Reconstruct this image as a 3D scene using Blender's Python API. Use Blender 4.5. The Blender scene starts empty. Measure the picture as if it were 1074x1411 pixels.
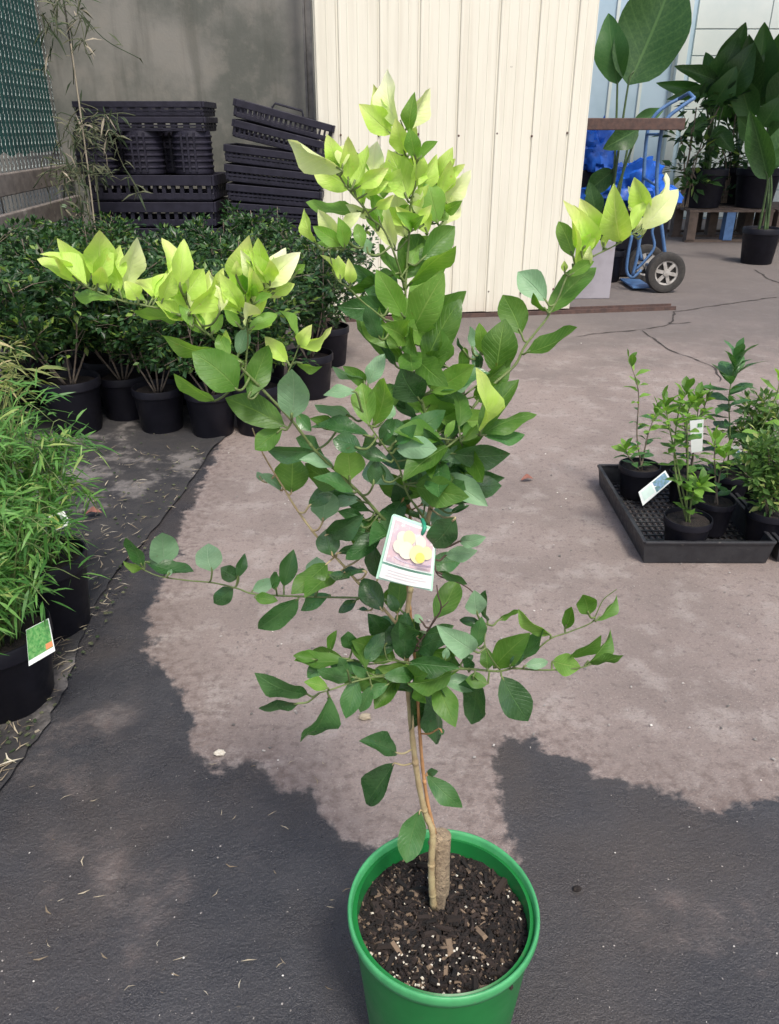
import bpy, math, random
import numpy as np
from mathutils import Vector, Matrix, noise
from math import radians as R, sin, cos, pi

# ------------------------------------------------------------------ camera, sky, sun, exposure
SC = bpy.context.scene
COL = SC.collection
F, CX, CY, HC, PIT = 1086.0, 537.0, 705.5, 1.2, R(26)
cd = bpy.data.cameras.new('camera'); cam = bpy.data.objects.new('camera', cd); COL.objects.link(cam)
cd.sensor_fit = 'VERTICAL'; cd.sensor_height = 24.0; cd.lens = F / 1411 * 24.0
cd.clip_start = 0.02; cd.clip_end = 500
cam.location = (0, 0, HC); cam.rotation_euler = (pi / 2 - PIT, 0, 0)
SC.camera = cam
SUN_EL, SUN_AZ = R(58), math.atan2(0.40, -0.92)      # azimuth from +Y towards +X: behind the camera, to the right
w = bpy.data.worlds.new('World'); SC.world = w; w.use_nodes = True
nt = w.node_tree; bg = nt.nodes['Background']
sky = nt.nodes.new('ShaderNodeTexSky'); sky.sky_type = 'NISHITA'; sky.sun_disc = False
sky.sun_elevation = SUN_EL; sky.sun_rotation = SUN_AZ
sky.air_density = 1.0; sky.dust_density = 4.0; sky.ozone_density = 0.6
nt.links.new(sky.outputs[0], bg.inputs[0]); bg.inputs[1].default_value = 0.12
sl = bpy.data.lights.new('sun', 'SUN'); sl.energy = 1.5; sl.angle = R(10); sl.color = (1, .965, .90)
sun = bpy.data.objects.new('sun', sl); COL.objects.link(sun)
sd = Vector((sin(SUN_AZ) * cos(SUN_EL), cos(SUN_AZ) * cos(SUN_EL), sin(SUN_EL)))
sun.rotation_euler = (-sd).to_track_quat('-Z', 'Y').to_euler(); sun.location = sd * 20
SC.view_settings.view_transform = 'Standard'; SC.view_settings.look = 'None'
SC.view_settings.exposure = 0.74; SC.view_settings.gamma = 1.0
SC.view_settings.use_curve_mapping = False

# ------------------------------------------------------------------ helpers
rng = random.Random(7)
UP = Vector((0, sin(PIT), cos(PIT))); FW = Vector((0, cos(PIT), -sin(PIT))); CAMP = Vector((0, 0, HC))
def ray(px, py): return Vector(((px - CX) / F, 0, 0)) + UP * (-(py - CY) / F) + FW
def gz(px, py, z=0.0):
    d = ray(px, py); return CAMP + d * ((z - HC) / d.z)
def gy(px, py, Y):
    d = ray(px, py); return CAMP + d * (Y / d.y)
def depth(p): return (Vector(p) - CAMP).dot(FW)
def mpp(p): return depth(p) / F                      # metres per photo pixel at a point

def world(o):
    m = o.matrix_basis.copy()
    return world(o.parent) @ o.matrix_parent_inverse @ m if o.parent else m
def setparent(o, p):
    o.parent = p; o.matrix_parent_inverse = world(p).inverted()
def tag(o, label, cat, group=None, kind=None):
    if label: o['label'] = label
    if cat: o['category'] = cat
    if group: o['group'] = group
    if kind: o['kind'] = kind
    return o
def thing(name, label, cat, loc=(0, 0, 0), rz=0, group=None):
    o = bpy.data.objects.new(name, None); COL.objects.link(o)
    o.location = loc; o.rotation_euler = (0, 0, rz); o.empty_display_size = .05
    return tag(o, label, cat, group)
def inst(name, me, m, parent=None, mat4=None):
    o = bpy.data.objects.new(name, me); COL.objects.link(o)
    if mat4 is not None: o.matrix_basis = mat4
    if m is not None:
        o.material_slots[0].link = 'OBJECT'; o.material_slots[0].material = m
    if parent: setparent(o, parent)
    return o
def copy_tree(o, parent=None):
    c = o.copy(); COL.objects.link(c)
    if parent: c.parent = parent
    for ch in list(o.children): copy_tree(ch, c)
    return c

class MB:
    def __init__(s): s.v = []; s.f = []; s.uv = None
    def add(s, vs, fs):
        k = len(s.v); s.v += [tuple(v) for v in vs]; s.f += [tuple(i + k for i in f) for f in fs]; return s
    def box(s, c, size, rot=None, taper=1.0):
        hx, hy, hz = size[0] / 2, size[1] / 2, size[2] / 2
        vs = []
        for z in (-hz, hz):
            t = taper if z > 0 else 1
            for x, y in ((-hx, -hy), (hx, -hy), (hx, hy), (-hx, hy)): vs.append(Vector((x * t, y * t, z)))
        if rot is not None: vs = [rot @ v for v in vs]
        c = Vector(c)
        return s.add([v + c for v in vs], [(3, 2, 1, 0), (4, 5, 6, 7), (0, 1, 5, 4), (1, 2, 6, 5), (2, 3, 7, 6), (3, 0, 4, 7)])
    def bar(s, a, b, wd, th, up=(0, 0, 1)):
        a, b = Vector(a), Vector(b); d = (b - a); L = d.length; d.normalize()
        x = d.cross(Vector(up)).normalized(); z = x.cross(d)
        return s.box((a + b) / 2, (wd, L, th), Matrix((x, d, z)).transposed())
    def tube(s, pts, rad, n=6, cap=True):
        pts = [Vector(p) for p in pts]; m = len(pts)
        if not hasattr(rad, '__len__'): rad = [rad] * m
        vs, fs = [], []; ref = Vector((.31, .87, .38)); x = None
        for i, p in enumerate(pts):
            t = (pts[min(i + 1, m - 1)] - pts[max(i - 1, 0)])
            if t.length < 1e-9: t = Vector((0, 0, 1))
            t.normalize()
            x = (x if x is not None else ref.cross(t)); x = (x - t * x.dot(t))
            if x.length < 1e-6: x = t.orthogonal()
            x.normalize(); y = t.cross(x)
            for k in range(n):
                a = 2 * pi * k / n; vs.append(p + (x * cos(a) + y * sin(a)) * rad[i])
        for i in range(m - 1):
            for k in range(n):
                a = i * n + k; b = i * n + (k + 1) % n; fs.append((a, b, b + n, a + n))
        if cap: fs.append(tuple(range(n - 1, -1, -1))); fs.append(tuple((m - 1) * n + k for k in range(n)))
        return s.add(vs, fs)
    def lathe(s, prof, n=32, c=(0, 0, 0), wob=0):
        c = Vector(c); vs, fs = [], []
        for (r, z) in prof:
            for k in range(n):
                a = 2 * pi * k / n; vs.append(c + Vector((r * cos(a), r * sin(a), z)))
        for i in range(len(prof) - 1):
            for k in range(n):
                a = i * n + k; b = i * n + (k + 1) % n; fs.append((a, b, b + n, a + n))
        return s.add(vs, fs)
    def poly(s, vs): return s.add(vs, [tuple(range(len(vs)))])
    def build(s, name, m, parent=None, smooth=False, bevel=0, kind=None):
        me = bpy.data.meshes.new(name); me.from_pydata(s.v, [], s.f); me.update()
        if smooth:
            me.polygons.foreach_set('use_smooth', [True] * len(me.polygons))
        me.materials.append(m)
        o = bpy.data.objects.new(name, me); COL.objects.link(o)
        if bevel:
            b = o.modifiers.new('bevel', 'BEVEL'); b.width = bevel; b.segments = 2; b.limit_method = 'ANGLE'
        if smooth == 'auto':
            me.set_sharp_from_angle(angle=R(40))
        if parent: setparent(o, parent)
        if kind: o['kind'] = kind
        return o

def smooth_pts(ctrl, n=6):
    """Catmull-Rom through control tuples"""
    c = [Vector(p) for p in ctrl]
    if len(c) < 3: return [c[0].lerp(c[-1], i / n) for i in range(n + 1)]
    c = [c[0] * 2 - c[1]] + c + [c[-1] * 2 - c[-2]]
    out = []
    for i in range(1, len(c) - 2):
        p0, p1, p2, p3 = c[i - 1:i + 3]
        for k in range(n):
            t = k / n
            out.append(.5 * ((2 * p1) + (p2 - p0) * t + (2 * p0 - 5 * p1 + 4 * p2 - p3) * t * t + (3 * p1 - p0 - 3 * p2 + p3) * t ** 3))
    out.append(c[-2]); return out

# ------------------------------------------------------------------ materials
class NB:
    def __init__(s, name):
        s.m = bpy.data.materials.new(name); s.m.use_nodes = True; s.t = s.m.node_tree; s.n = s.t.nodes
        s.p = s.n['Principled BSDF']; s.out = s.n['Material Output']
    def new(s, typ, **kw):
        nd = s.n.new(typ)
        for k, v in kw.items(): setattr(nd, k, v)
        return nd
    def link(s, a, b): s.t.links.new(a, b)
    def math(s, op, a, b=None, c=None, clamp=False):
        nd = s.new('ShaderNodeMath', operation=op); nd.use_clamp = clamp
        for i, x in enumerate((a, b, c)):
            if x is None: continue
            if isinstance(x, (int, float)): nd.inputs[i].default_value = x
            else: s.link(x, nd.inputs[i])
        return nd.outputs[0]
    def noise(s, scale, detail=4, rough=.55, vec=None, dist=0):
        nd = s.new('ShaderNodeTexNoise'); nd.inputs['Scale'].default_value = scale
        nd.inputs['Detail'].default_value = detail; nd.inputs['Roughness'].default_value = rough
        nd.inputs['Distortion'].default_value = dist
        if vec is not None: s.link(vec, nd.inputs['Vector'])
        return nd.outputs[0]
    def smooth(s, x, a, b, lo=0.0, hi=1.0):
        nd = s.new('ShaderNodeMapRange', interpolation_type='SMOOTHSTEP')
        s.link(x, nd.inputs[0])
        for i, v in zip((1, 2, 3, 4), (a, b, lo, hi)): nd.inputs[i].default_value = v
        return nd.outputs[0]
    def mix(s, fac, a, b, blend='MIX'):
        nd = s.new('ShaderNodeMix', data_type='RGBA', blend_type=blend)
        for sock, x in ((nd.inputs[0], fac), (nd.inputs[6], a), (nd.inputs[7], b)):
            if isinstance(x, (int, float)): sock.default_value = x
            elif isinstance(x, tuple): sock.default_value = (*x, 1)
            else: s.link(x, sock)
        return nd.outputs[2]
    def bump(s, h, strength, dist=.002):
        nd = s.new('ShaderNodeBump'); nd.inputs['Strength'].default_value = strength; nd.inputs['Distance'].default_value = dist
        s.link(h, nd.inputs['Height']); s.link(nd.outputs[0], s.p.inputs['Normal']); return nd.outputs[0]
    def obj(s): return s.new('ShaderNodeTexCoord').outputs['Object']
    def pos(s): return s.new('ShaderNodeNewGeometry').outputs['Position']

def M_simple(name, c1, c2=None, scale=30, rough=.6, bump=.0, bscale=120, bdist=.002, metal=0, spec=.5, wear=None):
    b = NB(name); P = b.pos()
    if c2 is None: c2 = tuple(x * .75 for x in c1)
    col = b.mix(b.smooth(b.noise(scale, 5, .6, P), .35, .68), c1, c2)
    if wear: col = b.mix(b.smooth(b.noise(wear[1], 6, .7, P), wear[2], wear[2] + .1), col, wear[0])
    b.link(col, b.p.inputs['Base Color'])
    r = b.smooth(b.noise(scale * 1.7, 3, .5, P), .3, .7, max(rough - .08, .05), min(rough + .1, 1)); b.link(r, b.p.inputs['Roughness'])
    b.p.inputs['Metallic'].default_value = metal; b.p.inputs['Specular IOR Level'].default_value = spec
    if bump: b.bump(b.noise(bscale, 4, .6, P), bump, bdist)
    return b.m

def M_leaf(name, col, vein, tr=.35, rough=.36, trcol=None, edge=None, spec=.5, var=.25):
    b = NB(name); uv = b.new('ShaderNodeTexCoord').outputs['UV']
    sep = b.new('ShaderNodeSeparateXYZ'); b.link(uv, sep.inputs[0]); u, v = sep.outputs[0], sep.outputs[1]
    au = b.math('ABSOLUTE', b.math('SUBTRACT', u, .5))
    mid = b.smooth(au, .008, .030, 1, 0)
    sv = b.math('SINE', b.math('MULTIPLY', b.math('SUBTRACT', v, b.math('MULTIPLY', au, .55)), 62))
    sv = b.math('MULTIPLY', b.smooth(sv, .70, 1.0), .24)
    vv = b.math('MAXIMUM', b.math('MULTIPLY', mid, .8), sv)
    oi = b.new('ShaderNodeObjectInfo'); rnd = oi.outputs['Random']
    base = b.mix(b.math('MULTIPLY', rnd, 1.0), tuple(x * (1 - var) for x in col), tuple(min(1, x * (1 + var)) for x in col))
    vec = b.new('ShaderNodeVectorMath', operation='ADD'); b.link(b.pos(), vec.inputs[0]); b.link(b.math('MULTIPLY', rnd, 9), vec.inputs[1])
    blot = b.smooth(b.noise(55, 3, .6, vec.outputs[0]), .35, .7)
    base = b.mix(b.math('MULTIPLY', blot, .35), base, vein)
    if edge: base = b.mix(b.smooth(b.math('ADD', v, b.math('MULTIPLY', rnd, .45)), .75, 1.35), base, edge)
    colr = b.mix(vv, base, vein)
    colr = b.mix(b.math('MULTIPLY', b.smooth(b.noise(420, 2, .6, vec.outputs[0]), .66, .72), .35), colr, tuple(min(.85, x * 1.6 + .10) for x in col))
    colr = b.mix(b.math('MULTIPLY', b.smooth(b.noise(120, 3, .6, vec.outputs[0]), .68, .74), .45), colr, (col[0] * .8 + .06, col[1] * .55, col[2] * .5))
    b.link(colr, b.p.inputs['Base Color']); b.p.inputs['Specular IOR Level'].default_value = spec
    rr = b.smooth(blot, 0, 1, rough, rough + .16); b.link(rr, b.p.inputs['Roughness'])
    bh = b.math('ADD', b.math('MULTIPLY', vv, -1), b.math('MULTIPLY', b.noise(140, 3, .6, b.pos()), .8)); b.bump(bh, .6, .0012)
    t = b.new('ShaderNodeBsdfTranslucent')
    tc = b.mix(1.0, colr, trcol or (1.25, 1.3, .55), 'MULTIPLY'); b.link(tc, t.inputs[0])
    mx = b.new('ShaderNodeMixShader'); mx.inputs[0].default_value = tr
    b.link(b.p.outputs[0], mx.inputs[1]); b.link(t.outputs[0], mx.inputs[2]); b.link(mx.outputs[0], b.out.inputs[0])
    return b.m

def M_foliage(name, dark, light, tip=None, tr=.3, rough=.42):
    """many small leaves in one mesh: colour varies leaf by leaf"""
    b = NB(name); g = b.new('ShaderNodeNewGeometry'); rnd = g.outputs['Random Per Island']
    col = b.mix(b.smooth(rnd, .1, .9), dark, light)
    if tip: col = b.mix(b.smooth(rnd, .86, .95), col, tip)
    b.link(col, b.p.inputs['Base Color']); b.p.inputs['Roughness'].default_value = rough
    t = b.new('ShaderNodeBsdfTranslucent'); b.link(b.mix(1.0, col, (1.2, 1.3, .6), 'MULTIPLY'), t.inputs[0])
    mx = b.new('ShaderNodeMixShader'); mx.inputs[0].default_value = tr
    b.link(b.p.outputs[0], mx.inputs[1]); b.link(t.outputs[0], mx.inputs[2]); b.link(mx.outputs[0], b.out.inputs[0])
    return b.m

def M_ground():
    b = NB('concrete_ground'); P = b.pos()
    at = b.new('ShaderNodeAttribute'); at.attribute_name = 'wet'; sd_ = at.outputs['Fac']
    n1 = b.noise(9, 5, .6, P); n2 = b.noise(42, 4, .65, P); n3 = b.noise(2.1, 4, .55, P); n4 = b.noise(260, 3, .6, P)
    edge = b.math('ADD', sd_, b.math('ADD', b.math('MULTIPLY', b.math('SUBTRACT', n1, .5), .16), b.math('MULTIPLY', b.math('SUBTRACT', n2, .5), .055)))
    wet = b.smooth(edge, -.014, .010)
    # damp fringe and half-dried islands inside the wet area
    damp = b.smooth(edge, -.20, .03)
    dryisl = b.math('MULTIPLY', b.smooth(b.noise(2.6, 6, .68, P), .53, .70), b.smooth(edge, .04, .25))
    wet2 = b.math('SUBTRACT', wet, b.math('MULTIPLY', dryisl, .6), clamp=True)
    dry = b.mix(b.smooth(n3, .32, .68), (.300, .246, .222), (.222, .182, .164))
    dry = b.mix(b.math('MULTIPLY', b.smooth(n1, .48, .68), .55), dry, (.39, .345, .315))
    dry = b.mix(b.math('MULTIPLY', b.smooth(n2, .53, .68), .75), dry, (.17, .135, .125))
    vo = b.new('ShaderNodeTexVoronoi'); vo.inputs['Scale'].default_value = 85; b.link(P, vo.inputs['Vector'])
    speck = b.math('MULTIPLY', b.smooth(vo.outputs['Distance'], .10, .22, 1, 0), b.smooth(b.noise(14, 3, .6, P), .52, .62))
    dry = b.mix(b.math('MULTIPLY', b.smooth(b.noise(150, 3, .7, P), .50, .66), .40), dry, (.15, .122, .112))
    dry = b.mix(b.math('MULTIPLY', b.smooth(b.noise(190, 2, .7, P), .60, .70), .40), dry, (.52, .47, .43))
    dry = b.mix(b.math('MULTIPLY', speck, .6), dry, (.10, .082, .08))
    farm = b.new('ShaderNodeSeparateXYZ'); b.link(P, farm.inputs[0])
    stain_shade = b.math('MULTIPLY', b.smooth(b.math('ADD', farm.outputs[1], b.math('MULTIPLY', n3, 1.6)), 4.6, 6.4), .78)  # far floor darkened: damp stain plus shade put into the colour
    dry = b.mix(stain_shade, dry, (.135, .12, .112))
    dry = b.mix(b.math('MULTIPLY', b.math('MULTIPLY', damp, b.smooth(n2, .38, .6)), .62), dry, (.15, .112, .098))
    wcol = b.mix(b.smooth(b.noise(5, 6, .7, P), .3, .7), (.034, .035, .041), (.060, .059, .064))
    vo2 = b.new('ShaderNodeTexVoronoi'); vo2.inputs['Scale'].default_value = 120; b.link(P, vo2.inputs['Vector'])
    sp2 = b.math('MULTIPLY', b.smooth(vo2.outputs['Distance'], .05, .16, 1, 0), b.smooth(b.noise(33, 2, .5, P), .58, .66))
    wcol = b.mix(b.math('MULTIPLY', b.smooth(b.noise(1.1, 4, .6, P), .42, .62), .7), wcol, (.078, .063, .054))
    wcol = b.mix(b.math('MULTIPLY', sp2, .8), wcol, (.30, .28, .27))
    gr1 = b.noise(330, 2, .7, P)
    wcol = b.mix(b.math('MULTIPLY', b.smooth(gr1, .50, .64), .55), wcol, (.022, .022, .026))
    wcol = b.mix(b.math('MULTIPLY', b.smooth(b.noise(420, 2, .7, P), .58, .68), .55), wcol, (.17, .165, .17))
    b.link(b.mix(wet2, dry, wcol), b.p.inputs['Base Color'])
    rg = b.math('SUBTRACT', .92, b.math('MULTIPLY', wet2, b.smooth(b.noise(11, 4, .6, P), .3, .7, .50, .68))); b.link(rg, b.p.inputs['Roughness'])
    b.p.inputs['Specular IOR Level'].default_value = .4
    h = b.math('ADD', b.math('MULTIPLY', n2, .7), b.math('MULTIPLY', n4, .55)); h = b.math('ADD', h, b.math('MULTIPLY', b.noise(110, 3, .6, P), .8))
    h = b.math('ADD', h, b.math('MULTIPLY', b.noise(420, 2, .7, P), .5)); b.bump(h, .9, .004)
    return b.m

def M_wall():
    b = NB('weathered_concrete'); P = b.pos()
    n = b.noise(1.3, 6, .62, P); n2 = b.noise(7, 5, .65, P)
    mp = b.new('ShaderNodeMapping'); mp.inputs['Scale'].default_value = (5, 5, .5); b.link(P, mp.inputs[0])
    st = b.noise(1.4, 5, .6, mp.outputs[0])
    c = b.mix(b.smooth(n, .36, .64), (.235, .228, .205), (.120, .125, .110))
    c = b.mix(b.math('MULTIPLY', b.smooth(n2, .45, .7), .5), c, (.25, .235, .205))
    c = b.mix(b.math('MULTIPLY', b.smooth(st, .5, .7), .45), c, (.07, .074, .062))
    b.link(c, b.p.inputs['Base Color']); b.p.inputs['Roughness'].default_value = .95
    b.bump(b.noise(60, 5, .6, P), .4, .004); return b.m

def M_door():
    b = NB('cream_sheet_steel'); P = b.pos()
    mp = b.new('ShaderNodeMapping'); mp.inputs['Scale'].default_value = (14, 14, .7); b.link(P, mp.inputs[0])
    st = b.noise(1.2, 5, .65, mp.outputs[0])
    c = b.mix(b.smooth(st, .42, .7), (.76, .735, .62), (.69, .66, .55))
    sc = b.math('MULTIPLY', b.smooth(b.noise(7, 6, .75, P), .69, .73), .7)
    c = b.mix(sc, c, (.34, .30, .25))
    sp = b.new('ShaderNodeSeparateXYZ'); b.link(P, sp.inputs[0])
    low = b.math('MULTIPLY', b.smooth(b.math('ADD', sp.outputs[2], b.math('MULTIPLY', b.noise(9, 4, .6, P), .22)), .08, .30, 1, 0), .4)
    c = b.mix(low, c, (.60, .50, .41))
    b.link(c, b.p.inputs['Base Color']); b.p.inputs['Roughness'].default_value = .5
    b.bump(b.noise(4, 3, .5, P), .25, .01); return b.m

MT = {}
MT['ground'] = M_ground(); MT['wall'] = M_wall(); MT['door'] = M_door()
# citrus leaves: new growth, light, mid, deep, pale
LEAF = {
 'Y': M_leaf('leaf_newest', (.80, .90, .40), (.88, .93, .54), .34, .45, (1.08, 1.08, .7), edge=(.93, .95, .66), var=.10),
 'y': M_leaf('leaf_new', (.54, .80, .13), (.68, .86, .28), .36, .42, (1.2, 1.15, .6), edge=(.74, .82, .30), var=.14),
 'l': M_leaf('leaf_light', (.20, .41, .070), (.36, .54, .15), .48, .38, (1.3, 1.3, .5), var=.2),
 'm': M_leaf('leaf_mid', (.085, .21, .032), (.20, .35, .085), .45, .36, (1.5, 1.5, .45), var=.22),
 'g': M_leaf('leaf_green', (.062, .180, .050), (.13, .27, .09), .32, .26, spec=.7, var=.22),
 'd': M_leaf('leaf_deep', (.036, .112, .032), (.085, .19, .065), .30, .24, spec=.7, var=.25),
 'p': M_leaf('leaf_pale_glare', (.22, .39, .215), (.33, .50, .31), .25, .42, (1.1, 1.3, .7), var=.15),  # paler green for undersides and for sky glare painted onto leaf tops
}
MT['bark_green'] = M_simple('green_bark', (.16, .22, .07), (.11, .15, .05), 60, .6, .3, 200)
MT['bark_tan'] = M_simple('tan_bark', (.44, .37, .20), (.33, .24, .13), 45, .75, .6, 160, .0015)
MT['bark_stump'] = M_simple('stump_bark', (.37, .285, .185), (.24, .18, .12), 110, .9, 1, 260, .004, wear=((.11, .08, .055), 120, .58))
MT['cane'] = M_simple('reddish_cane', (.50, .27, .12), (.38, .20, .09), 50, .7, .4, 180)
MT['twig'] = M_simple('dark_twig', (.10, .065, .05), (.06, .04, .03), 60, .8)
MT['stem_grey'] = M_simple('grey_stem', (.23, .185, .14), (.14, .11, .085), 40, .8, .4)
MT['green_pot'] = M_simple('green_plastic', (.016, .205, .048), (.013, .170, .040), 8, .36, .12, 40, .002, wear=((.055, .15, .06), 34, .63))
MT['green_rim'] = M_simple('green_rim_plastic', (.070, .36, .135), (.055, .30, .110), 30, .45, .2, 90, .001, wear=((.12, .27, .13), 70, .62))
MT['black_plastic'] = M_simple('black_plastic', (.0065, .0065, .011), (.010, .010, .016), 14, .5, .15, 60, spec=.25, wear=((.016, .015, .018), 22, .68))
MT['grey_plastic'] = M_simple('scuffed_black_plastic', (.033, .034, .038), (.022, .022, .026), 25, .5, .3, 120, wear=((.11, .10, .095), 40, .62))
MT['tray_plastic'] = M_simple('dusty_purple_black_plastic', (.024, .0225, .037), (.016, .015, .025), 18, .5, .2, spec=.3, wear=((.060, .057, .068), 30, .68))
MT['soil'] = M_simple('potting_mix', (.030, .022, .019), (.014, .011, .010), 140, .95, 1, 220, .006)
MT['chip'] = M_foliage('bark_chips', (.007, .0055, .005), (.030, .020, .016), (.19, .135, .09), 0.0, .9)
MT['perlite'] = M_simple('perlite', (.72, .68, .58), (.55, .48, .36), 300, .9)
MT['murraya'] = M_foliage('murraya_leaves', (.018, .052, .020), (.048, .118, .036), (.12, .21, .045), .25, .38)
MT['murraya2'] = M_foliage('murraya_leaves_fresh', (.018, .056, .020), (.065, .150, .040), (.24, .36, .07), .28, .38)
MT['bamboo'] = M_foliage('bamboo_leaves', (.060, .185, .035), (.165, .36, .080), (.34, .44, .13), .35, .45)
MT['bamboo_dry'] = M_foliage('straw_bamboo_leaves', (.14, .20, .05), (.36, .38, .15), (.58, .50, .28), .35, .5)
MT['azalea'] = M_foliage('small_bush_leaves', (.06, .14, .035), (.15, .27, .075), (.36, .42, .14), .35, .42)
MT['straw'] = M_foliage('dry_straw', (.22, .17, .11), (.50, .43, .31), (.64, .58, .45), .1, .8)
MT['vine'] = M_foliage('withered_vine', (.035, .060, .025), (.12, .125, .07), (.38, .33, .25), .1, .8)
MT['grit'] = M_foliage('pale_grit', (.14, .13, .12), (.42, .39, .36), (.75, .72, .66), 0, .9)
MT['deadleaf'] = M_simple('red_dead_leaf', (.26, .10, .07), (.18, .08, .06), 80, .7)
MT['mat'] = M_simple('weed_mat', (.030, .029, .031), (.045, .042, .041), 9, .8, .8, 170, .003, wear=((.17, .155, .145), 2.3, .52))
MT['rust'] = M_simple('rusty_steel', (.115, .068, .055), (.07, .045, .04), 25, .8, .5, 90)
MT['steelpost'] = M_simple('dull_galvanised_steel', (.20, .19, .18), (.13, .125, .12), 15, .6, metal=.3)
MT['timber'] = M_simple('weathered_timber', (.205, .178, .158), (.125, .108, .097), 12, .9, .7, 60, .003, wear=((.29, .262, .235), 5, .56))
MT['timber_dark'] = M_simple('dark_timber', (.14, .105, .085), (.09, .068, .055), 12, .9, .6, 60, .003)
MT['shade'] = M_simple('green_shade_cloth', (.020, .105, .090), (.012, .070, .066), 6, .8, .5, 260)
MT['wire'] = M_simple('galvanised_wire', (.33, .37, .36), (.22, .26, .25), 40, .5, metal=.4)
MT['blue'] = M_simple('blue_enamel', (.085, .180, .37), (.06, .135, .28), 20, .45, wear=((.18, .17, .17), 30, .64))
MT['tarp'] = M_simple('blue_tarpaulin', (.012, .12, .58), (.010, .085, .42), 10, .4, .4, 60, .004)
MT['tyre'] = M_simple('tyre_rubber', (.035, .033, .031), (.05, .046, .042), 30, .85, .3)
MT['rim'] = M_simple('silver_rim', (.46, .44, .41), (.35, .33, .30), 30, .5, metal=.2)
MT['whitewall'] = M_simple('pale_painted_board', (.66, .72, .68), (.58, .66, .63), 1.5, .7)
MT['skysheet'] = M_simple('pale_blue_sheet', (.46, .60, .70), (.40, .54, .63), 2, .6)
MT['greypanel'] = M_simple('pale_lavender_board', (.36, .34, .375), (.29, .275, .30), 6, .7, .2, wear=((.33, .29, .28), 12, .62))
MT['strelitzia'] = M_leaf('strelitzia_leaf', (.042, .125, .030), (.10, .21, .06), .32, .34, var=.3)
MT['strel_stem'] = M_simple('strelitzia_stem', (.075, .13, .045), (.05, .085, .03), 30, .5)
MT['card'] = M_simple('white_card', (.82, .86, .83), (.77, .82, .79), 30, .45)
MT['crack'] = M_simple('crack_dirt', (.055, .045, .04), (.035, .03, .027), 60, .95)
def flat(name, c, rough=.5):
    return M_simple(name, c, tuple(x * .93 for x in c), 60, rough)

# ------------------------------------------------------------------ ground with wet patches
W1 = [(303, 606), (290, 640), (268, 690), (250, 722), (234, 780), (214, 822), (206, 870), (199, 904), (226, 924), (252, 950), (262, 985), (266, 1035),
      (272, 1056), (300, 1064), (345, 1060), (372, 1078), (424, 1088), (440, 1128), (468, 1160), (520, 1182), (560, 1260), (600, 1411), (620, 1900), (-900, 1900), (-900, 640), (-100, 600)]
W2 = [(700, 1170), (690, 1110), (676, 1086), (694, 1062), (679, 1034), (694, 1019), (716, 1024), (738, 1019), (757, 1040), (790, 1042), (812, 1052), (816, 1074), (850, 1080),
      (902, 1086), (930, 1098), (968, 1116), (1010, 1114), (1040, 1102), (1074, 1088), (1150, 1075), (1500, 1080), (1900, 1900), (640, 1900), (600, 1411), (690, 1300), (735, 1230)]
def sdf(pts, poly):
    poly = np.array(poly); a = poly; b = np.roll(poly, -1, 0)
    best = np.full(len(pts), 1e9); inside = np.zeros(len(pts), bool)
    for (ax, ay), (bx, by) in zip(a, b):
        d = np.array([bx - ax, by - ay]); q = pts - np.array([ax, ay])
        t = np.clip((q @ d) / (d @ d + 1e-12), 0, 1)
        best = np.minimum(best, np.hypot(*(q - t[:, None] * d).T))
        cond = ((ay > pts[:, 1]) != (by > pts[:, 1])) & (pts[:, 0] < (bx - ax) * (pts[:, 1] - ay) / (by - ay + 1e-12) + ax)
        inside ^= cond
    return np.where(inside, best, -best)
xs = np.concatenate([np.linspace(-60, -2.2, 14)[:-1], np.linspace(-2.2, 2.2, 200), np.linspace(2.2, 60, 14)[1:]])
ys = np.concatenate([np.linspace(-40, 0.1, 10)[:-1], np.linspace(.1, 3.6, 200), np.linspace(3.6, 90, 34)[1:]])
gx, gyy = np.meshgrid(xs, ys); P2 = np.stack([gx.ravel(), gyy.ravel()], 1)
pw = [[tuple(gz(*q).xy) for q in p] for p in (W1, W2)]
wet = np.maximum(sdf(P2, pw[0]), sdf(P2, pw[1])); wet = np.clip(wet, -1, 1)
nx, ny = len(xs), len(ys)
idx = np.arange(nx * ny).reshape(ny, nx)
faces = np.stack([idx[:-1, :-1], idx[:-1, 1:], idx[1:, 1:], idx[1:, :-1]], -1).reshape(-1, 4)
me = bpy.data.meshes.new('ground')
me.from_pydata(np.column_stack([P2, np.zeros(len(P2))]).tolist(), [], faces.tolist()); me.update()
a_ = me.attributes.new('wet', 'FLOAT', 'POINT'); a_.data.foreach_set('value', wet.astype(np.float32))
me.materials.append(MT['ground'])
g = bpy.data.objects.new('ground', me); COL.objects.link(g); g['kind'] = 'structure'

# weed mat on the left, gently wrinkled
edge = [(330, 560), (318, 596), (292, 622), (262, 668), (226, 716), (186, 764), (150, 806), (128, 846), (108, 900), (92, 950), (60, 1010), (14, 1075), (-60, 1170)]
ep = [gz(*e) for e in smooth_pts([(a, b, 0) for a, b in edge], 5) for e in [e[:2]]]
mb = MB(); cols = 26; vs = []
for k, e in enumerate(ep):
    for j in range(cols):
        t = j / (cols - 1); x = e.x + (-3.2 - e.x) * t ** 1.6; y = e.y + .10 * t
        wr = .004 * noise.noise(Vector((x * 2.2 + y * 5, y * 2 - x * 3, 3))) + .003 * noise.noise(Vector((x * 13, y * 9, 0)))
        lip = .012 * math.exp(-((t - .03) / .03) ** 2) * (.6 + noise.noise(Vector((x * 4, y * 4, 9))))
        vs.append((x + .012 * noise.noise(Vector((k * .7, 0, j * .0))), y, max(.004, .007 + wr * 1.6 + lip)))
mb.add(vs, [(i * cols + j, i * cols + j + 1, (i + 1) * cols + j + 1, (i + 1) * cols + j) for i in range(len(ep) - 1) for j in range(cols - 1)])
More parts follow.
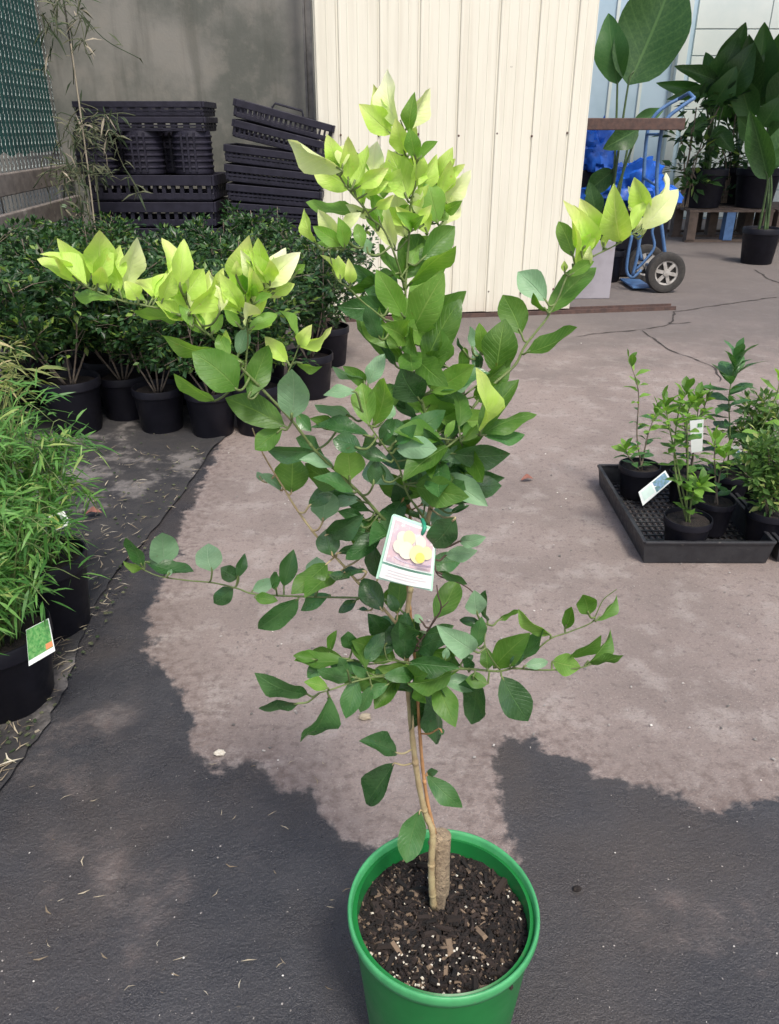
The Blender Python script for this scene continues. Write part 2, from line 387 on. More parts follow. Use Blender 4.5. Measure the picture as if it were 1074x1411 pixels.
o = mb.build('weed_mat', MT['mat'], smooth=True); o['kind'] = 'structure'

# cracks in the slab, thin dirt-filled lines
def crack(pp, wd):
    mb = MB(); pts = []
    base = [gz(*p) for p in pp]
    for a, b in zip(base, base[1:]):
        n = max(2, int((b - a).length / .03))
        for k in range(n): pts.append(a.lerp(b, k / n))
    vs = []
    for i, p in enumerate(pts):
        q = p + Vector((noise.noise(p * 9), noise.noise(p * 9 + Vector((5, 0, 0))), 0)) * .02
        t = (pts[min(i + 1, len(pts) - 1)] - pts[max(i - 1, 0)]).normalized(); nrm = Vector((-t.y, t.x, 0))
        ww = wd * (.35 + abs(noise.noise(p * 14)) * 1.8) * (1 if 0 < i < len(pts) - 1 else .1)
        vs += [q + nrm * ww + Vector((0, 0, .003)), q - nrm * ww + Vector((0, 0, .003))]
    mb.add(vs, [(2 * i, 2 * i + 1, 2 * i + 3, 2 * i + 2) for i in range(len(pts) - 1)])
    o = mb.build('crack', MT['crack']); o['kind'] = 'structure'
crack([(790, 464), (840, 458), (885, 455), (925, 447), (960, 444)], .006)
crack([(885, 456), (905, 470), (925, 484), (960, 496), (985, 507), (996, 530)], .006)
crack([(925, 447), (930, 430), (1010, 418), (1074, 409)], .008)
crack([(1040, 372), (1060, 385), (1090, 396)], .010)

# ------------------------------------------------------------------ sheet-steel sliding door
bl, br = gz(446, 442.7), gz(785, 430.5)
dv = (br - bl); DW = dv.length; du = dv.normalized(); dn = Vector((du.y, -du.x, 0))
if dn.y > 0: dn = -dn
door = thing('sliding_door', 'cream ribbed sheet-steel sliding door beside the concrete wall', 'door', bl)
# seams measured along the top of the photo
NS = 8; sw = DW / 7.12; DH = 2.45
prof = [(0, -.004), (.010, -.004), (.016, .006), (.024, .006), (.030, .004), (.25 * sw, .004), (.26 * sw, .0058), (.28 * sw, .0058), (.29 * sw, .004), (.50 * sw, .004), (.51 * sw, .0058), (.53 * sw, .0058), (.54 * sw, .004),
        (.75 * sw, .004), (.76 * sw, .0058), (.78 * sw, .0058), (.79 * sw, .004), (sw - .004, .004), (sw - .002, 0)]
for k in range(NS):
    x0 = (k - .45) * sw; x1 = min(DW - x0, sw)
    vs = []
    for (x, d) in prof:
        if x > x1: break
        if x0 + x < 0: continue
        p = bl + du * (x0 + x) + dn * (d + (.002 if k % 2 else 0))
        jig = .004 * noise.noise(Vector((k * 3.1, x * 5, 0)))
        vs += [p + Vector((0, 0, .03 + jig)), p + Vector((0, 0, DH))]
    m_ = MB().add(vs, [(2 * i, 2 * i + 2, 2 * i + 3, 2 * i + 1) for i in range(len(vs) // 2 - 1)])
    m_.build('sheet', MT['door'], door)
mb = MB(); c0 = bl + du * DW / 2 - dn * .03
rot = Matrix((du, dn, Vector((0, 0, 1)))).transposed()
mb.box(c0 + Vector((0, 0, DH / 2 + .02)), (DW - .01, .04, DH - .02), rot); mb.build('frame', MT['door'], door)
scr = MB().lathe([(.001, .005), (.005, .004), (.008, .0), (.008, -.002)], 8); scm = None
for k in range(8):
    for z_ in (.16, gy(665, 186, bl.y).z, 2.2):
        xk = (k + .55 + .06 + .05 * sin(k * 5.0)) * sw
        if xk > DW: continue
        rt = Matrix((du, Vector((0, 0, 1)), dn)).transposed().to_4x4(); rt.translation = bl + du * xk + dn * .0045 + Vector((0, 0, z_ + .012 * sin(k * 3.3)))
        if scm is None:
            o_ = scr.build('screw', MT['rust']); scm = o_.data; o_.matrix_basis = rt; setparent(o_, door)
        else: inst('screw', scm, None, door, rt)
# rusty floor track
a, b_ = bl - du * .35, gz(912, 419)
tr = thing('door_track', 'rusty brown steel floor track under the cream door', 'track', a)
b2 = a + du * ((b_ - a).dot(du))
MB().bar(a + Vector((0, 0, .006)) , b2 + Vector((0, 0, .006)), .10, .012).build('bed', MT['rust'], tr)
MB().bar(a + Vector((0, 0, .016)) - dn * .035, b2 + Vector((0, 0, .016)) - dn * .035, .012, .030).build('lip', MT['rust'], tr)
MB().bar(a + Vector((0, 0, .016)) + dn * .042, b2 + Vector((0, 0, .016)) + dn * .042, .012, .022).build('lip', MT['rust'], tr)
# pale board standing behind the door edge
pb, pr = gz(770, 412.5), gz(840, 411.5)
dd = (pr - pb).normalized(); nn = Vector((-dd.y, dd.x, 0)); ht = (412 - 338) * mpp(pr) * 1.03
bd = MB(); bd.box((pb + pr) / 2 + nn * .03 + Vector((0, 0, ht / 2)), ((pr - pb).length, .06, ht), Matrix((dd, nn, Vector((0, 0, 1)))).transposed())
o = bd.build('low_board', MT['greypanel'], bevel=.006); tag(o, 'low pale lavender-grey board standing at the edge of the cream door', 'board')

# ------------------------------------------------------------------ concrete wall, steel post
YW = 6.25
wl, wr = gy(-160, 200, YW).x, gy(452, 200, YW).x
wall = thing('concrete_wall', 'stained grey concrete wall behind the black trays', 'wall', ((wl + wr) / 2, YW, 0))
jx = gy(101, 90, YW).x
for (xa, xb) in ((wl, jx - .006), (jx + .006, wr)):
    MB().box(((xa + xb) / 2, YW + .09, 1.5), (xb - xa, .18, 3.0)).build('panel', MT['wall'], wall, bevel=.006)
MB().box((jx, YW + .10, 1.5), (.014, .14, 2.99)).build('joint', MT['crack'], wall)
xp = gy(431, 200, YW - .25).x
post = thing('steel_post', 'narrow grey steel channel post between concrete wall and cream door', 'post', (xp, YW - .22, 0))
MB().box((xp, YW - .22, 1.5), (.035, .05, 3.0)).build('web', MT['steelpost'], post)
MB().box((xp - .026, YW - .23, 1.5), (.014, .07, 3.0)).build('flange', MT['steelpost'], post)
for z in (.5, 1.0, 1.35, 1.7, 2.05): MB().lathe([(0.001, -.012), (.010, -.012), (.010, .0), (.001, .004)], 8, (xp, YW - .22, z)).build('bolt', MT['steelpost'], post)

# ------------------------------------------------------------------ pale shed wall at the back right
YB = 12.2
sw_ = thing('shed_wall', 'pale green-white panelled shed wall behind the potted strelitzias', 'wall', (gy(1000, 200, YB).x, YB, 0))
xq = gy(946, 40, YB).x; zrow = [gy(1000, y_, YB).z for y_ in (-30, 40, 77, 114, 151, 188, 225, 262, 300)]
xcols = [gy(x_, 100, YB).x for x_ in (950, 1016, 1082, 1148, 1214)]
for i in range(len(zrow) - 1):
    off = .0 if i % 2 else (xcols[1] - xcols[0]) * .5
    for j in range(len(xcols) - 1):
        x0, x1 = xcols[j] + (off if j else 0), xcols[j + 1] + (off if j < len(xcols) - 2 else 0)
        MB().box(((x0 + x1) / 2, YB + .05, (zrow[i] + zrow[i + 1]) / 2), (x1 - x0 - .012, .1, zrow[i] - zrow[i + 1] - .012)).build('panel', MT['whitewall'], sw_, bevel=.004)
MB().box(((xcols[0] + xcols[-1]) / 2 + .3, YB + .075, 1.5), (xcols[-1] - xcols[0] + .8, .09, 3.6)).build('backing', MT['skysheet'], sw_)
fr = MB(); fr.box((xq - .03, YB - .02, 1.6), (.12, .16, 3.6)); fr.build('corner_post', MT['whitewall'], sw_, bevel=.006)
bs = thing('blue_sheet_wall', 'pale blue translucent sheet wall beyond the tall strelitzia leaf', 'wall', (gy(870, 200, YB).x, YB, 0))
xa0 = gy(760, 100, YB).x
for k in range(4):
    x0 = xa0 + (xq - .1 - xa0) * k / 4; x1 = xa0 + (xq - .1 - xa0) * (k + 1) / 4
    MB().box(((x0 + x1) / 2, YB + .06, 1.6), (x1 - x0 - .015, .05, 3.6)).build('sheet', MT['skysheet'], bs)
    MB().box((x1, YB + .05, 1.6), (.04, .09, 3.6)).build('batten', MT['whitewall'], bs)

# unseen roof added above the frame to shade the strelitzias and back floor
rf = thing('added_shade_roof', 'unseen steel sheet roof added to shade the potted strelitzias', 'roof', (4.5, 9.7, 0))
for k in range(8):
    x0 = 1.35 + k * .9
    MB().add([(x0 + .9 * i / 12, y, 2.95 + .02 * (1 if i % 4 in (1, 2) else 0) + (.01 if k % 2 else 0)) for y in (7.9, 11.0) for i in range(13)], [(i, i + 1, i + 14, i + 13) for i in range(12)]).build('shade_roof_sheet', MT['steelpost'], rf)
for y in (8.0, 10.9): MB().box((4.95, y, 2.89), (7.3, .06, .10)).build('beam', MT['steelpost'], rf)
for x, y in ((1.45, 8.0), (8.4, 8.0), (8.4, 10.9), (1.45, 10.9)): MB().box((x, y, 1.42), (.07, .05, 2.84)).build('post', MT['steelpost'], rf)

# ------------------------------------------------------------------ fence on the left
fa, fb = Vector((-2.345, 6.22, 0)), Vector((-2.24, 3.9, 0))
fd = (fb - fa).normalized(); fn = Vector((-fd.y, fd.x, 0)); fn = fn if fn.x > 0 else -fn
fence = thing('boundary_fence', 'chain-link fence with green shade cloth and weathered timber rails', 'fence', fa)
FL_ = (fb - fa).length
for z0, z1, tl in ((.845, .965, 0.0), (.63, .755, .02), (.40, .53, .04), (.16, .30, .05)):
    a = fa + fn * (.03 + tl) + Vector((0, 0, (z0 + z1) / 2)); b_ = fb + fn * (.03 + tl) + Vector((0, 0, (z0 + z1) / 2 - .012))
    MB().bar(a, b_, .045, z1 - z0).build('timber_rail', MT['timber'], fence, bevel=.006)
for t in (.02, 1.15, 2.25):
    MB().tube([fa + fd * t - fn * .06, fa + fd * t - fn * .06 + Vector((0, 0, 2.6))], .028, 10).build('post', MT['steelpost'], fence, smooth='auto')
n_ = 40; vs = []
for i in range(n_ + 1):
    for z in np.linspace(1.05, 2.6, 12):
        p = fa + fd * (FL_ * i / n_) - fn * (.03 + .012 * noise.noise(Vector((i * .4, z * 2, 0)))); vs.append(p + Vector((0, 0, z + (.03 * noise.noise(Vector((i * .5, 7, 0))) if z < 1.06 else 0))))
MB().add(vs, [(i * 12 + j, (i + 1) * 12 + j, (i + 1) * 12 + j + 1, i * 12 + j + 1) for i in range(n_) for j in range(11)]).build('shade_cloth', MT['shade'], fence, smooth=True)
mb = MB(); pitch = .062; z0, z1 = .32, 2.6
for k in range(int(FL_ / pitch)):
    pts = []
    for j in range(int((z1 - z0) / (pitch * .55))):
        xx = k * pitch + (pitch * .5 if j % 2 else 0) + .004; pts.append(fa + fd * xx + Vector((0, 0, z0 + j * pitch * .55)) + fn * (.004 if j % 2 else -.004))
    mb.tube(pts, .0022, 3, False)
    pts2 = [fa + fd * (k * pitch + (0 if j % 2 else pitch * .5) + .004 ) + Vector((0, 0, z0 + j * pitch * .55)) + fn * (-.004 if j % 2 else .004) for j in range(len(pts))]
    mb.tube(pts2, .0022, 3, False)
mb.build('chain_link', MT['wire'], fence, kind='stuff')

# ------------------------------------------------------------------ leaf meshes
def leaf_mesh(name, fold=.10, arch=.06, wave=.02, peak=.45, tipp=1.0, nu=4, nv=9, curl=0, seed=0):
    r = random.Random(seed); vs, fs, uvs = [], [], []
    fold *= .45; arch *= .7; wave *= .6; curl *= .7
    ph = r.uniform(0, 6); bend = r.uniform(-.06, .06)
    for j in range(nv + 1):
        v = j / nv
        vk = v ** (math.log(.5) / math.log(peak))
        wd = .5 * max(0, math.sin(pi * vk)) ** (.92 if v < peak else .76 * tipp) if 0 < v < 1 else .012
        for i in range(nu + 1):
            u = (i / nu - .5) * 2
            z = fold * abs(u) ** 1.3 * wd * 2 * .5 + arch * 4 * v * (1 - v) + wave * math.sin(v * 9 + ph + (1.5 if u > 0 else 0)) * abs(u) * wd * 2 - curl * max(0, v - .55) ** 2
            vs.append((u * wd * (1 + .06 * math.sin(v * 11 + ph)) + bend * math.sin(v * pi), v, z)); uvs.append((i / nu, v))
    for j in range(nv):
        for i in range(nu):
            a = j * (nu + 1) + i; fs.append((a, a + 1, a + nu + 2, a + nu + 1))
    me = bpy.data.meshes.new(name); me.from_pydata(vs, [], fs); me.update()
    me.polygons.foreach_set('use_smooth', [True] * len(fs))
    ul = me.uv_layers.new(name='UVMap')
    for lp in me.loops: ul.data[lp.index].uv = uvs[lp.vertex_index]
    me.materials.append(LEAF['m']); return me
LM = [leaf_mesh('leaf', .30, .07, .06, .46, 1, seed=1), leaf_mesh('leaf', .42, -.08, .09, .50, 1, seed=2), leaf_mesh('leaf', .14, .13, .09, .47, 1.05, seed=3), leaf_mesh('leaf', .55, .05, .07, .48, 1, seed=4),
      leaf_mesh('leaf', .25, -.13, .10, .52, 1.05, seed=5), leaf_mesh('leaf', .34, .15, .10, .48, 1, curl=.35, seed=6), leaf_mesh('leaf', .65, .10, .10, .50, 1, curl=.2, seed=14), leaf_mesh('leaf', -.2, .10, .12, .48, 1, seed=15)]
LMN = [leaf_mesh('leaf', .62, .08, .12, .44, 1.15, seed=7), leaf_mesh('leaf', .46, -.12, .14, .44, 1.2, seed=8), leaf_mesh('leaf', .78, .14, .10, .46, 1.1, curl=.4, seed=9), leaf_mesh('leaf', .40, .16, .14, .45, 1.2, seed=10), leaf_mesh('leaf', .85, -.06, .12, .47, 1.1, seed=16)]
BIG = [leaf_mesh('blade', .22, .05, .05, .36, 1, 6, 14, seed=11), leaf_mesh('blade', .34, .10, .06, .40, 1, 6, 14, curl=.25, seed=12), leaf_mesh('blade', .5, -.04, .05, .38, 1, 6, 14, seed=13)]

def leaf_between(A, B, W, me, m, parent, roll=0.0, face=None, name='leaf'):
    d = B - A; L = d.length; y = d.normalized(); c = (face if face is not None else (CAMP - (A + B) / 2)); z = (c - y * c.dot(y)).normalized()
    z = Matrix.Rotation(roll, 3, y) @ z; x = y.cross(z)
    M4 = Matrix(((x.x * W, y.x * L, z.x * L, A.x), (x.y * W, y.y * L, z.y * L, A.y), (x.z * W, y.z * L, z.z * L, A.z), (0, 0, 0, 1)))
    return inst(name, me, m, parent, M4)

# ------------------------------------------------------------------ the citrus tree
Y0 = .72
YST = gz(604, 1250, .247).y
rimc = gz(611, 1247, .285); PR = 132 * mpp(rimc)
tree = thing('potted_citrus_tree', 'young citrus tree with yellow-green new leaves in a green plastic pot', 'potted tree', (rimc.x, rimc.y, 0))
c0 = (rimc.x, rimc.y, 0); ZT = .285
pot = MB().lathe([(.001, .004), (PR * .74, .004), (PR * .765, .012), (PR * .935, ZT - .030), (PR * .94, ZT - .026), (PR * .955, ZT - .022), (PR * .955, ZT - .012), (PR * .90, ZT - .008), (PR * .89, ZT - .05), (PR * .78, .03), (.001, .02)], 72, c0).build('pot', MT['green_pot'], tree, smooth='auto')
MB().lathe([(PR * .935, ZT - .020), (PR * .985, ZT - .018), (PR * 1.0, ZT - .010), (PR * 1.0, ZT - .003), (PR * .99, ZT + .001), (PR * .970, ZT + .001), (PR * .955, ZT - .003), (PR * .945, ZT - .02)], 72, c0).build('rim', MT['green_rim'], pot, smooth=True)
# soil: rough disc, bark chips, perlite
ZS = ZT - .040
def soil_disc(c, r, z, n=26, amp=.006):
    mb = MB(); vs = [(c[0], c[1], z)]; nr = 12
    for i in range(1, nr + 1):
        for k in range(n * 2):
            a = pi * k / n; x, y = c[0] + r * i / nr * cos(a), c[1] + r * i / nr * sin(a)
            vs.append((x, y, z + amp * noise.noise(Vector((x * 60, y * 60, 1))) + amp * .7 * noise.noise(Vector((x * 160, y * 160, 4))) + (.006 * (i / nr) ** 4)))
    fs = [(0, 1 + k, 1 + (k + 1) % (2 * n)) for k in range(2 * n)]
    for i in range(nr - 1):
        for k in range(2 * n):
            a = 1 + i * 2 * n + k; b = 1 + i * 2 * n + (k + 1) % (2 * n); fs.append((a, a + 2 * n, b + 2 * n, b))
    return mb.add(vs, fs)
soil = soil_disc(c0, PR * .905, ZS).build('soil', MT['soil'], tree, smooth=True)
def scatter_bits(name, m, parent, cxy, r, z, n, lo, hi, seed, elong=2.2, bias=None, zj=.004):
    q = random.Random(seed); mb = MB()
    for i in range(n):
        a = q.uniform(0, 2 * pi); rr = r * math.sqrt(q.random()); x, y = cxy[0] + rr * cos(a), cxy[1] + rr * sin(a)
        if bias and q.random() > bias(x, y): continue
        s = q.uniform(lo, hi); rot = Matrix.Rotation(q.uniform(0, 6.28), 3, 'Z') @ Matrix.Rotation(q.uniform(-.5, .5), 3, 'X') @ Matrix.Rotation(q.uniform(-.4, .4), 3, 'Y')
        mb.box((x, y, z + q.uniform(0, zj)), (s * q.uniform(.5, 1), s * q.uniform(1, elong), s * q.uniform(.25, .6)), rot, q.uniform(.5, .9))
    return mb.build(name, m, parent, kind='stuff')
scatter_bits('bark_chips', MT['chip'], soil, c0, PR * .88, ZS + .004, 3600, .0018, .0058, 3, 2.8)
scatter_bits('bark_chips', MT['chip'], soil, c0, PR * .86, ZS + .007, 90, .005, .011, 33, 3.0)
scatter_bits('perlite', MT['perlite'], soil, c0, PR * .86, ZS + .007, 300, .0008, .0034, 4, 1.4, lambda x, y: .16 + .84 * (y < c0[1] - .25 * PR) * (1 - .3 * abs(x - c0[0]) / PR))

CR = {'A': (380, 90, 3.58), 'K': (400, 280, 3.836), 'N': (380, 380, 4.475), 'D': (340, 400, 3.159), 'B': (50, 310, 2.685), 'E': (540, 380, 4.475), 'C': (640, 230, 3.464),
      'Q': (60, 320, 5.37), 'R': (230, 330, 4.67), 'F': (160, 640, 2.983), 'T': (390, 640, 3.58), 'G': (340, 800, 3.58), 'H': (580, 780, 3.58), 'U': (440, 980, 3.159), 'X': (0, 0, 1)}
# branches: (name, material, [(px, py, Y offset)], base radius px, tip radius px)
BR = [
 ('trunk', 'bark_tan', [(598, 1250, YST - Y0 - .006), (595, 1215, YST - Y0 - .009), (595, 1180, YST - Y0 - .010), (596, 1146, YST - Y0 - .008), (585, 1116, (YST - Y0) * .6), (574, 1060, 0), (567, 1000, 0), (562, 930, 0), (560, 860, 0), (570, 790, 0), (586, 730, 0), (599, 675, 0), (600, 634, 0)], 10, 6.5),
 ('branch', 'cane', [(600, 1150, .012), (590, 1108, .012), (583, 1060, .014), (578, 1000, .014), (574, 930, .012), (566, 850, .01), (562, 790, .015), (566, 720, .02), (560, 680, .02)], 5.5, 4),
 ('branch', 'bark_green', [(600, 634, 0), (592, 596, 0), (584, 561, 0), (570, 520, .005), (565, 490, .01), (561, 450, .015), (559, 397, .02), (564, 327, .025), (566, 285, .025), (573, 240, .02), (562, 195, .02), (552, 165, .02)], 5.5, 2.2),
 ('branch', 'bark_green', [(558, 400, .02), (548, 362, .01), (530, 318, 0), (513, 302, -.005), (503, 288, -.01), (480, 260, -.02), (466, 240, -.025)], 3.4, 2),
 ('branch', 'bark_green', [(562, 330, .02), (545, 345, .02), (533, 318, .03), (520, 290, .03), (514, 262, .03)], 2.4, 1.6),
 ('branch', 'bark_green', [(564, 320, .02), (585, 310, .035), (603, 306, .045), (604, 285, .05), (600, 250, .05)], 2.6, 1.6),
 ('branch', 'bark_green', [(563, 470, .01), (530, 440, -.01), (500, 416, -.02), (480, 396, -.03), (464, 383, -.035), (455, 345, -.035), (470, 320, -.03)], 3, 1.7),
 ('branch', 'bark_green', [(584, 735, 0), (552, 728, -.01), (530, 716, -.02), (506, 690, -.03), (482, 666, -.04), (435, 621, -.05), (403, 580, -.06), (370, 545, -.065), (340, 514, -.07), (312, 485, -.07), (288, 461, -.07), (262, 444, -.075), (230, 428, -.08), (200, 421, -.085), (170, 415, -.09), (140, 404, -.095), (121, 396, -.10), (107, 388, -.10)], 5, 2),
 ('branch', 'bark_green', [(338, 512, -.07), (340, 490, -.07), (342, 466, -.07), (339, 429, -.07), (342, 415, -.07), (355, 405, -.07), (376, 398, -.07)], 3, 1.6),
 ('branch', 'bark_green', [(286, 460, -.07), (272, 440, -.07), (260, 420, -.07), (256, 405, -.07)], 2.6, 1.6),
 ('branch', 'bark_green', [(403, 578, -.06), (398, 540, -.05), (397, 515, -.05), (402, 503, -.05), (411, 480, -.05), (414, 470, -.05)], 2.6, 1.6),
 ('branch', 'bark_tan', [(563, 880, 0), (530, 840, -.01), (495, 804, -.02), (476, 782, -.02), (462, 767, -.02), (435, 737, -.02), (408, 700, -.02), (391, 672, -.02), (374, 645, -.02), (359, 618, -.02), (348, 590, -.02)], 4.6, 1.8),
 ('branch', 'bark_green', [(563, 850, 0), (535, 828, .02), (502, 824, .03), (455, 823, .04), (391, 821, .05), (348, 818, .055), (328, 811, .06), (294, 803, .065), (260, 800, .07), (220, 794, .075), (198, 785, .08)], 3.4, 1.6),
 ('branch', 'bark_green', [(592, 725, -.005), (575, 700, -.02), (561, 679, -.03), (549, 641, -.04), (530, 615, -.05), (512, 590, -.055), (505, 575, -.055)], 3.6, 1.8),
 ('branch', 'bark_green', [(600, 660, 0), (612, 632, .0), (622, 610, .005), (645, 572, .02), (665, 545, .03), (683, 527, .04), (710, 503, .05), (723, 478, .055), (740, 456, .06), (754, 438, .065), (770, 409, .07), (784, 378, .075), (813, 356, .08), (848, 338, .085), (872, 322, .09)], 5, 1.9),
 ('branch', 'bark_green', [(600, 640, 0), (608, 622, -.02), (620, 610, -.035), (638, 602, -.04), (661, 598, -.045)], 3.6, 2),
 ('branch', 'bark_green', [(645, 572, .02), (640, 540, .05), (652, 512, .06), (662, 485, .07)], 2.4, 1.5),
 ('branch', 'twig', [(563, 905, 0), (572, 893, -.015), (583, 878, -.02), (597, 858, -.03), (608, 839, -.035), (604, 820, -.035), (602, 806, -.03)], 3.4, 1.8),
 ('branch', 'twig', [(607, 840, -.035), (613, 834, -.035), (618, 829, -.035)], 2, 1),
 ('branch', 'twig', [(590, 735, 0), (598, 770, -.02), (604, 792, -.03), (628, 801, -.035), (645, 810, -.035), (658, 822, -.035)], 2.6, 1.6),
 ('branch', 'bark_green', [(562, 930, 0), (590, 926, -.02), (620, 922, -.03), (650, 922, -.04), (686, 925, -.055), (708, 921, -.06), (736, 923, -.07), (766, 923, -.08), (800, 920, -.09), (815, 915, -.09)], 4.2, 1.8),
 ('branch', 'bark_green', [(706, 921, -.06), (722, 908, -.06), (736, 899, -.06), (759, 880, -.06), (784, 871, -.06), (815, 858, -.06), (822, 846, -.06), (832, 826, -.06), (850, 812, -.06)], 2.8, 1.2),
 ('branch', 'bark_green', [(690, 924, -.05), (676, 905, -.06), (668, 885, -.06), (672, 860, -.05)], 2.2, 1.4),
 ('branch', 'bark_green', [(562, 935, 0), (535, 930, -.03), (505, 935, -.05), (480, 942, -.06), (457, 950, -.07), (440, 955, -.075)], 3.6, 1.8),
 ('branch', 'bark_green', [(561, 915, 0), (540, 910, -.03), (510, 915, -.02), (480, 908, -.02), (455, 905, -.02), (440, 905, -.02)], 2.6, 1.5),
 ('branch', 'bark_green', [(599, 690, 0), (612, 672, .02), (620, 660, .03), (628, 640, .035)], 2.6, 1.5),
]
DENSE = []; BOBJ = []; PET = []
for bi, (nm, mt, pts, r0, r1) in enumerate(BR):
    sp = smooth_pts(pts, 6); w3 = [gy(p.x, p.y, Y0 + p.z) for p in sp]
    for p, q in zip(sp, w3): DENSE.append((p.x, p.y, p.z, bi, q))
    k = len(sp) - 1
    rad = [(r0 + (r1 - r0) * (i / k)) * .5 * mpp(q) * (1 + .10 * sin(i * 2.1)) for i, q in enumerate(w3)]
    mb = MB(); mb.tube(w3, rad, 8)
    for i in range(3, k, 7): mb.tube([w3[i] - (w3[i] - w3[i - 1]) * .5, w3[i], w3[i] + (w3[min(i + 1, k)] - w3[i]) * .5], [rad[i] * .9, rad[i] * 1.12, rad[i] * .9], 8)
    PET.append((mb, nm, mt))
# thick cut stump
st = MB(); s0, s1 = gy(606, 1250, YST), gy(609, 1150, YST + .004); s0.z = min(s0.z, ZS - .002)
q = mpp(s0)
st.tube([s0 - Vector((0, 0, .01)), s0.lerp(s1, .18), s0.lerp(s1, .24), s0.lerp(s1, .3), s0.lerp(s1, .6), s0.lerp(s1, .95), s1], [8.5 * q, 9 * q, 12 * q, 13 * q, 11.5 * q, 12.5 * q, 12 * q], 14)
st.tube([s1 + Vector((-.012, -.004, -.016)), s1 + Vector((-.004, -.002, -.004)), s1 + Vector((-.001, 0, -.001))], [7 * q, 9 * q, 7 * q], 10)
for i, (x, y, z) in enumerate(st.v):
    n1 = .0026 * noise.noise(Vector((x * 220, y * 220, z * 70))); st.v[i] = (x + n1, y - n1, z)
st.build('stump', MT['bark_stump'], tree, smooth='auto')

